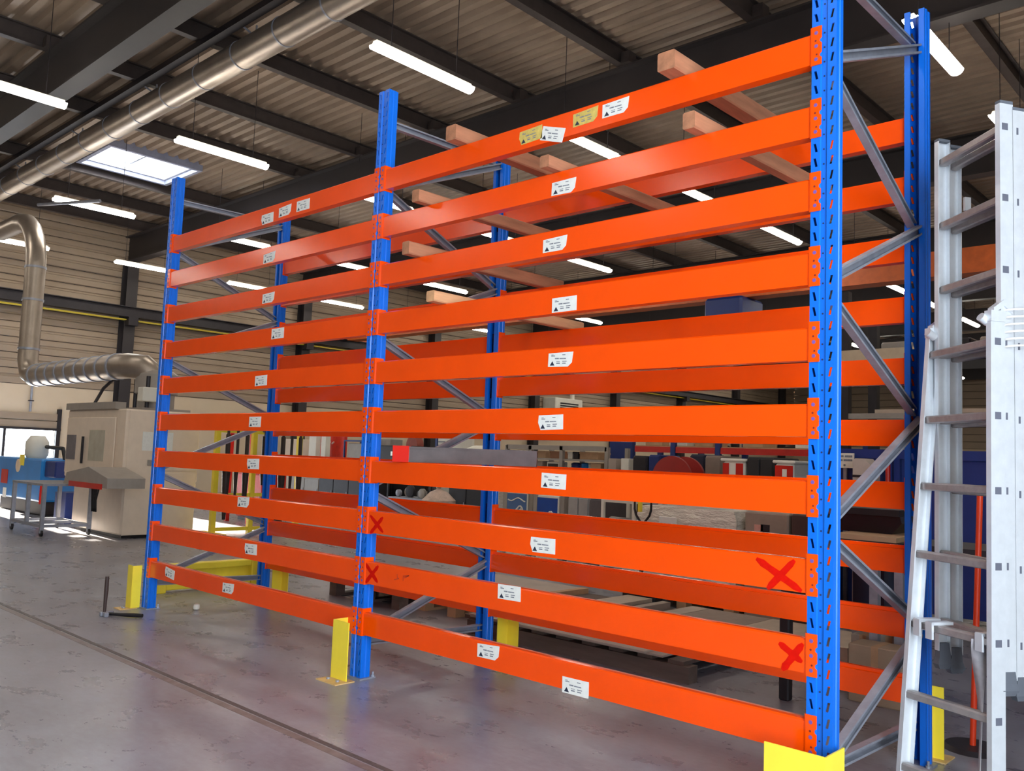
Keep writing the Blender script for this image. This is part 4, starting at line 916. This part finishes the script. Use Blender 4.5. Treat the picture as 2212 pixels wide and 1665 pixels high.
# ------------------------------------------------------------------ right side behind the rack end
tbx0, tbx1, tby = -.95, .35, 2.15; tbz = aty(1880, 1166, 2.2).z
tb = thing('work_table', (-.5, tby, 0), 'dark framed table with cardboard on top behind the rack end', 'table')
MB().box((tbx0, tby, tbz-.04), (tbx1, tby+.55, tbz)).build('table_top', DARK, tb)
for x in (tbx0+.05, aty(1886, 1270, tby).x, aty(1940, 1270, tby).x, tbx1-.05):
    for y in (tby+.03, tby+.5): MB().bar((x, y, 0), (x, y, tbz-.04), .05).build('leg', GALV, tb)
MB().box((tbx0+.1, tby+.3, .45), (aty(1870, 1280, tby).x, tby+.5, tbz-.06)).build('drawer_block', mat('blue_black', (22, 26, 52), .5), tb)
board(tbx0+.1, aty(1936, 1160, tby).x, tby-.05, tby+.5, tbz+.001, tbz+.03, CARD, 'flat folded cardboard sheet on the dark framed table', .05, 'cardboard_sheet')
x0, x1, zb, zt = ext(1760, 1100, 1948, 1152, 2.4)
bc = thing('black_crate', ((x0+x1)/2, 2.4, tbz), 'long glossy black crate resting on the cardboard sheet', 'crate')
MB().poly([(x0, 2.4, tbz+.031), (x1-.06, 2.4, tbz+.031), (x1, 2.4, tbz+.1), (x1-.02, 2.4, zt), (x0, 2.4, zt)], (0, .28, 0)).build('shell', mat('gloss_black', (20, 18, 24), .25), bc)
MB().box((x0, 2.38, zt-.03), (x1-.01, 2.7, zt+.01)).build('rim', BLACK, bc)
for i, (a, b, t, lab) in enumerate(((1842, 1878, 1372, 'upper'), (1882, 1940, 1376, 'lower'))):
    pass
carton('flat brown carton on the floor under the dark framed table', (1832, 1398, 1948, 1430), 1.9, .2, mat('dim_carton', (150, 130, 108), .8), 0)
carton('grey carton on the floor behind the flat brown carton', (1838, 1372, 1890, 1400), 2.25, .3, mat('grey_carton', (150, 140, 128), .8), 0)
carton('second grey carton on the floor, nearer the ladder', (1894, 1374, 1946, 1400), 2.25, .3, mat('grey_carton', (150, 140, 128), .8), 0)
# blue skip and sign
x0, x1, zb, zt = ext(1790, 974, 2212, 1040, 4.6); zt = aty(1880, 975, 4.6).z
bs = thing('blue_skip', ((x0+x1)/2, 4.6, 0), 'large navy blue tipping skip behind the rack end', 'skip')
MB().poly([(x0, 4.6, .15), (x1+.6, 4.6, .15), (x1+.6, 4.6, zt), (x0, 4.6, zt)], (0, 1.1, 0)).build('hopper', NAVY, bs)
MB().box((x0-.03, 4.56, zt-.06), (x1+.63, 5.74, zt+.02)).build('rim', NAVY, bs)
for k in range(5): x = x0+.2+(x1-x0)*k/4; MB().box((x, 4.55, .15), (x+.05, 4.599, zt-.06)).build('rib', NAVY, bs)
for x in (x0+.2, x1): MB().box((x, 4.7, 0), (x+.15, 5.6, .15)).build('skid', DARK, bs)
q0, q1 = aty(1806, 978, 4.52), aty(1846, 1011, 4.52)
sg = thing('notice_sign', ((q0.x+q1.x)/2, 4.5, 0), 'white sign with grey lines standing before the blue skip', 'sign')
MB().box((q0.x, 4.505, q1.z), (q1.x, 4.52, q0.z)).build('plate', WHITE, sg)
MB().bar(((q0.x+q1.x)/2, 4.53, 0), ((q0.x+q1.x)/2, 4.53, q0.z-.01), .03).build('stand', GALV, sg)
for a, b, c, d in ((.08, .45, .72, .85), (.52, .92, .72, .85), (.08, .4, .45, .58), (.45, .92, .45, .58), (.45, .55, .12, .25)):
    w, h = q1.x-q0.x, q0.z-q1.z; MB().box((q0.x+w*a, 4.502, q1.z+h*c), (q0.x+w*b, 4.5045, q1.z+h*d)).build('text_line', PRINT, sg)
x0, x1, zb, zt = ext(1842, 990, 1882, 1026, 4.2)
hd = thing('grey_hood', ((x0+x1)/2, 4.2, 0), 'grey rounded hood box beside the white sign', 'hood')
MB().poly([(x0, 4.2, 0), (x1, 4.2, 0), (x1, 4.2, zt-.06), (x1-.06, 4.2, zt), (x0+.02, 4.2, zt), (x0, 4.2, zt-.02)], (0, .2, 0)).build('shell', mat('warm_grey_hood', (182, 168, 156), .5), hd)
MB().box((x0, 4.19, zt-.16), (x1, 4.199, zt-.14)).build('seam', DARK, hd)
q = aty(1918, 985, 4.46); tag(MB().lathe((q.x, 4.46, 0), [(.07, 0), (.07, .02), (.02, .03), (.02, q.z-.05), (.04, q.z-.04), (.04, q.z+.02), (.02, q.z+.06)], 12).build('barrier_post', RED, None, (q.x, 4.46, 0)), 'slim red post with white top before the blue skip', 'post')
# cantilever rack with profiles
cy = 8.2
xa, xb_ = aty(1826, 870, cy).x, aty(1990, 870, cy).x; zsh = aty(1880, 893, cy).z; zbm = aty(1885, 783, cy).z; zbt = aty(1885, 756, cy).z
cr = thing('profile_rack', (xa, cy, 0), 'dark storage rack with beige top beam holding silver profiles', 'rack')
for x in (xa, xb_+1.4):
    for y in (cy, cy+1.0): MB().box((x-.06, y-.06, 0), (x+.06, y+.06, zbt+.8)).build('post', DARK, cr)
MB().box((xa-.06, cy-.1, zbm), (xb_+1.5, cy-.062, zbt)).build('beige_beam', mat('beige_beam_paint', (186, 166, 140), .6), cr)
for z in (zsh, zsh-.9): MB().box((xa, cy-.05, z-.07), (xb_+1.4, cy+.05, z)).box((xa, cy+.95, z-.07), (xb_+1.4, cy+1.05, z)).build('shelf_beam', BEIGED, cr)
MB().box((xa, cy, zbm-.02), (xb_+1.4, cy+1, zbm)).build('deck', DARK, cr)
for k in range(7):
    t = k*.1; zz = zsh+.001+.05*(k % 3); ln = 1.0+.2*(k % 2)
    o = place(MB().box((-.6, -.04, 0), (.9, .04, .048)), 'profile', GALV if k % 2 else mat('pale_profile', (186, 172, 155), .4, .5), (xa+1.0, cy+.0+t, zsh+.001)) 
    tag(o, ('bright' if k % 2 else 'pale')+' metal profile lying on the profile rack shelf', 'profile', ('bright' if k % 2 else 'pale')+' profiles on the profile rack')
pt_ = (xb_+1.4+xa)/2
for k in range(4): tag(place(MB().bbox((-.25, -.2, 0), (.25, .2, .3), .02), 'bundle', (BEIGED, DARK, SHEET, RED)[k], (xa+.6+.6*k, cy+.5, zbm+.001)), ('grey', 'black', 'pale', 'red')[k]+' bundle lying on the beige beam deck of the profile rack', 'bundle')
# second pallet rack far behind (red beams, blue posts with X braces)
fy = 11.0; fx0, fx1 = aty(1366, 970, fy).x, aty(1552, 970, fy).x; fz = aty(1450, 972, fy).z
fr2 = thing('far_rack', (fx0, fy, 0), 'distant pallet rack with red beams and dark blue posts', 'rack')
for x in (fx0, (fx0+fx1)/2, fx1, fx1+2.3):
    for y in (fy, fy+1): MB().box((x-.05, y-.04, 0), (x+.05, y+.04, fz+.35)).build('post', NAVY, fr2)
for a, b in ((fx0, (fx0+fx1)/2), ((fx0+fx1)/2, fx1), (fx1, fx1+2.3)):
    for z in (.3, fz-.05): MB().box((a+.06, fy-.03, z), (b-.06, fy+.03, z+.11)).build('beam', RED, fr2)
    MB().bar((a+.1, fy+1.0, fz), (b-.1, fy+1.0, fz+.3), .05).bar((b-.1, fy+1.0, fz), (a+.1, fy+1.0, fz+.3), .05).build('cross_brace', DARK, fr2)
    MB().box((a+.06, fy, fz+.06), (b-.06, fy+1, fz+.08)).build('shelf', TAN, fr2)
k = 0
for a in [fx0+.4+(fx1-fx0-.8)*j/2 for j in range(3)]+[fx1+.6, fx1+1.6]:
    tag(place(MB().bbox((-.2, -.25, 0), (.2, .3, .18+.1*(k % 3)), .01), 'box', (CARD, WHITE, TAN)[k % 3], (a, fy+.4, fz+.081)), ('flat tan', 'white', 'taller tan')[k % 3]+' box on the distant red beamed rack', 'box', ('flat tan', 'white', 'taller tan')[k % 3]+' boxes on the distant rack'); k += 1
# heater unit and conduits on the side wall
q = atx(1222, 878, XL+.3)
hu = thing('heater_unit', (XL+.3, q.y, q.z), 'white box heater with dark grille mounted high on the ribbed wall', 'heater')
MB().bbox((XL+.03, q.y-1.2, q.z-.35), (XL+.75, q.y+.6, q.z+.3), .03).build('case', WHITE, hu)
for k in range(4): MB().box((XL+.751, q.y-.9, q.z-.25+.1*k), (XL+.757, q.y+.3, q.z-.19+.1*k)).build('grille_slat', DARK, hu)
MB().tube([(XL+.4, q.y+.3, q.z+.3), (XL+.4, q.y+.3, q.z+.8)], .1, 12).build('flue', WHITE, hu)
q = atx(67, 860, XL+.04)
cd = thing('wall_conduit', (XL+.04, q.y, 0), 'thin grey pipe running up the ribbed wall past the raised door', 'pipe')
MB().tube([(XL+.055, q.y, DOZ+.4), (XL+.055, q.y, 4.4)], .03, 8).build('pipe', GALV, cd)
for z in (2.3, 3.2, 4.1): MB().box((XL+.02, q.y-.06, z), (XL+.03+.06, q.y+.06, z+.03)).build('clip', DARK, cd)
# overhead crane
cyy = 13.8
rr2 = sroot('trim_2', (XR, 0, 4.75)); MB().box((XR-.62, YF+.1, 4.72), (XR-.38, YB-.1, 5.0)).build('runway_beam', DARK, rr2)
ck = thing('bridge_crane', (-7, cyy, 5.0), 'orange overhead travelling crane bridge spanning the hall', 'crane')
MB().box((XL+.75, cyy-.2, 4.95), (XR-.75, cyy+.2, 5.42)).build('bridge_girder', CRANE, ck)
for k in range(-3, 2): MB().box((k*5.0-1, cyy-.206, 4.95), (k*5.0-.9, cyy-.2005, 5.42)).build('splice_plate', CRANE, ck)
for x in (XL+.5, XR-.5): MB().box((x-.1, cyy-1.2, 5.001), (x+.1, cyy+1.2, 5.25)).build('end_truck', CRANE, ck); MB().bar((x, cyy, 5.1), (x+(.3 if x < 0 else -.3), cyy, 5.1), .2).build('connector', CRANE, ck)
q = aty(1570, 652, cyy-.4)
MB().bbox((q.x-.5, cyy-.5, 4.35), (q.x+.4, cyy+.5, 4.94), .05).build('hoist_trolley', NAVY, ck)
MB().tube([(q.x, cyy, 4.35), (q.x, cyy, 3.3)], .02, 6).build('hoist_rope', DARK, ck)
MB().lathe((q.x, cyy, 3.0), [(.05, 0), (.12, .08), (.12, .22), (.05, .3)], 14).build('hook_block', RED, ck)
# orange pole and steel tubes behind the ladder
q = atz(2108, 1420); q0 = aty(2104, 1300, 1.5); q1 = aty(2117, 1062, 1.5)
pb_ = thing('red_pole', (q0.x, 1.5, 0), 'bright red orange pole on a round foot behind the ladder', 'pole')
MB().tube([(q0.x-.01, 1.5, .02), q1], .014, 10).build('tube', mat('red_orange_enamel', (226, 62, 22), .4), pb_)
MB().lathe((q0.x-.01, 1.5, 0), [(.14, 0), (.12, .02)], 18).build('foot', DARK, pb_)
q0 = aty(2204, 1090, .95); q1 = aty(2212, 1500, .95)
gp = thing('steel_stand', (q0.x+.05, .95, 0), 'grey steel tube stand just behind the ladder rail', 'stand')
MB().tube([(q0.x+.05, .95, .01), (q0.x+.05, .95, q0.z)], .03, 12).build('tube', GALV, gp); MB().tube([(q0.x+.16, 1.0, .01), (q0.x+.14, 1.0, q0.z+.1)], .024, 12).build('tube', GALV, gp)
MB().box((q0.x-.05, .85, 0), (q0.x+.3, 1.1, .012)).build('base_plate', GALV, gp)
MB().tube([(q0.x+.02, .9, q0.z-.3), (q0.x+.02, .9, q0.z-.5)], .012, 8).build('spring_pin', REDP, gp)
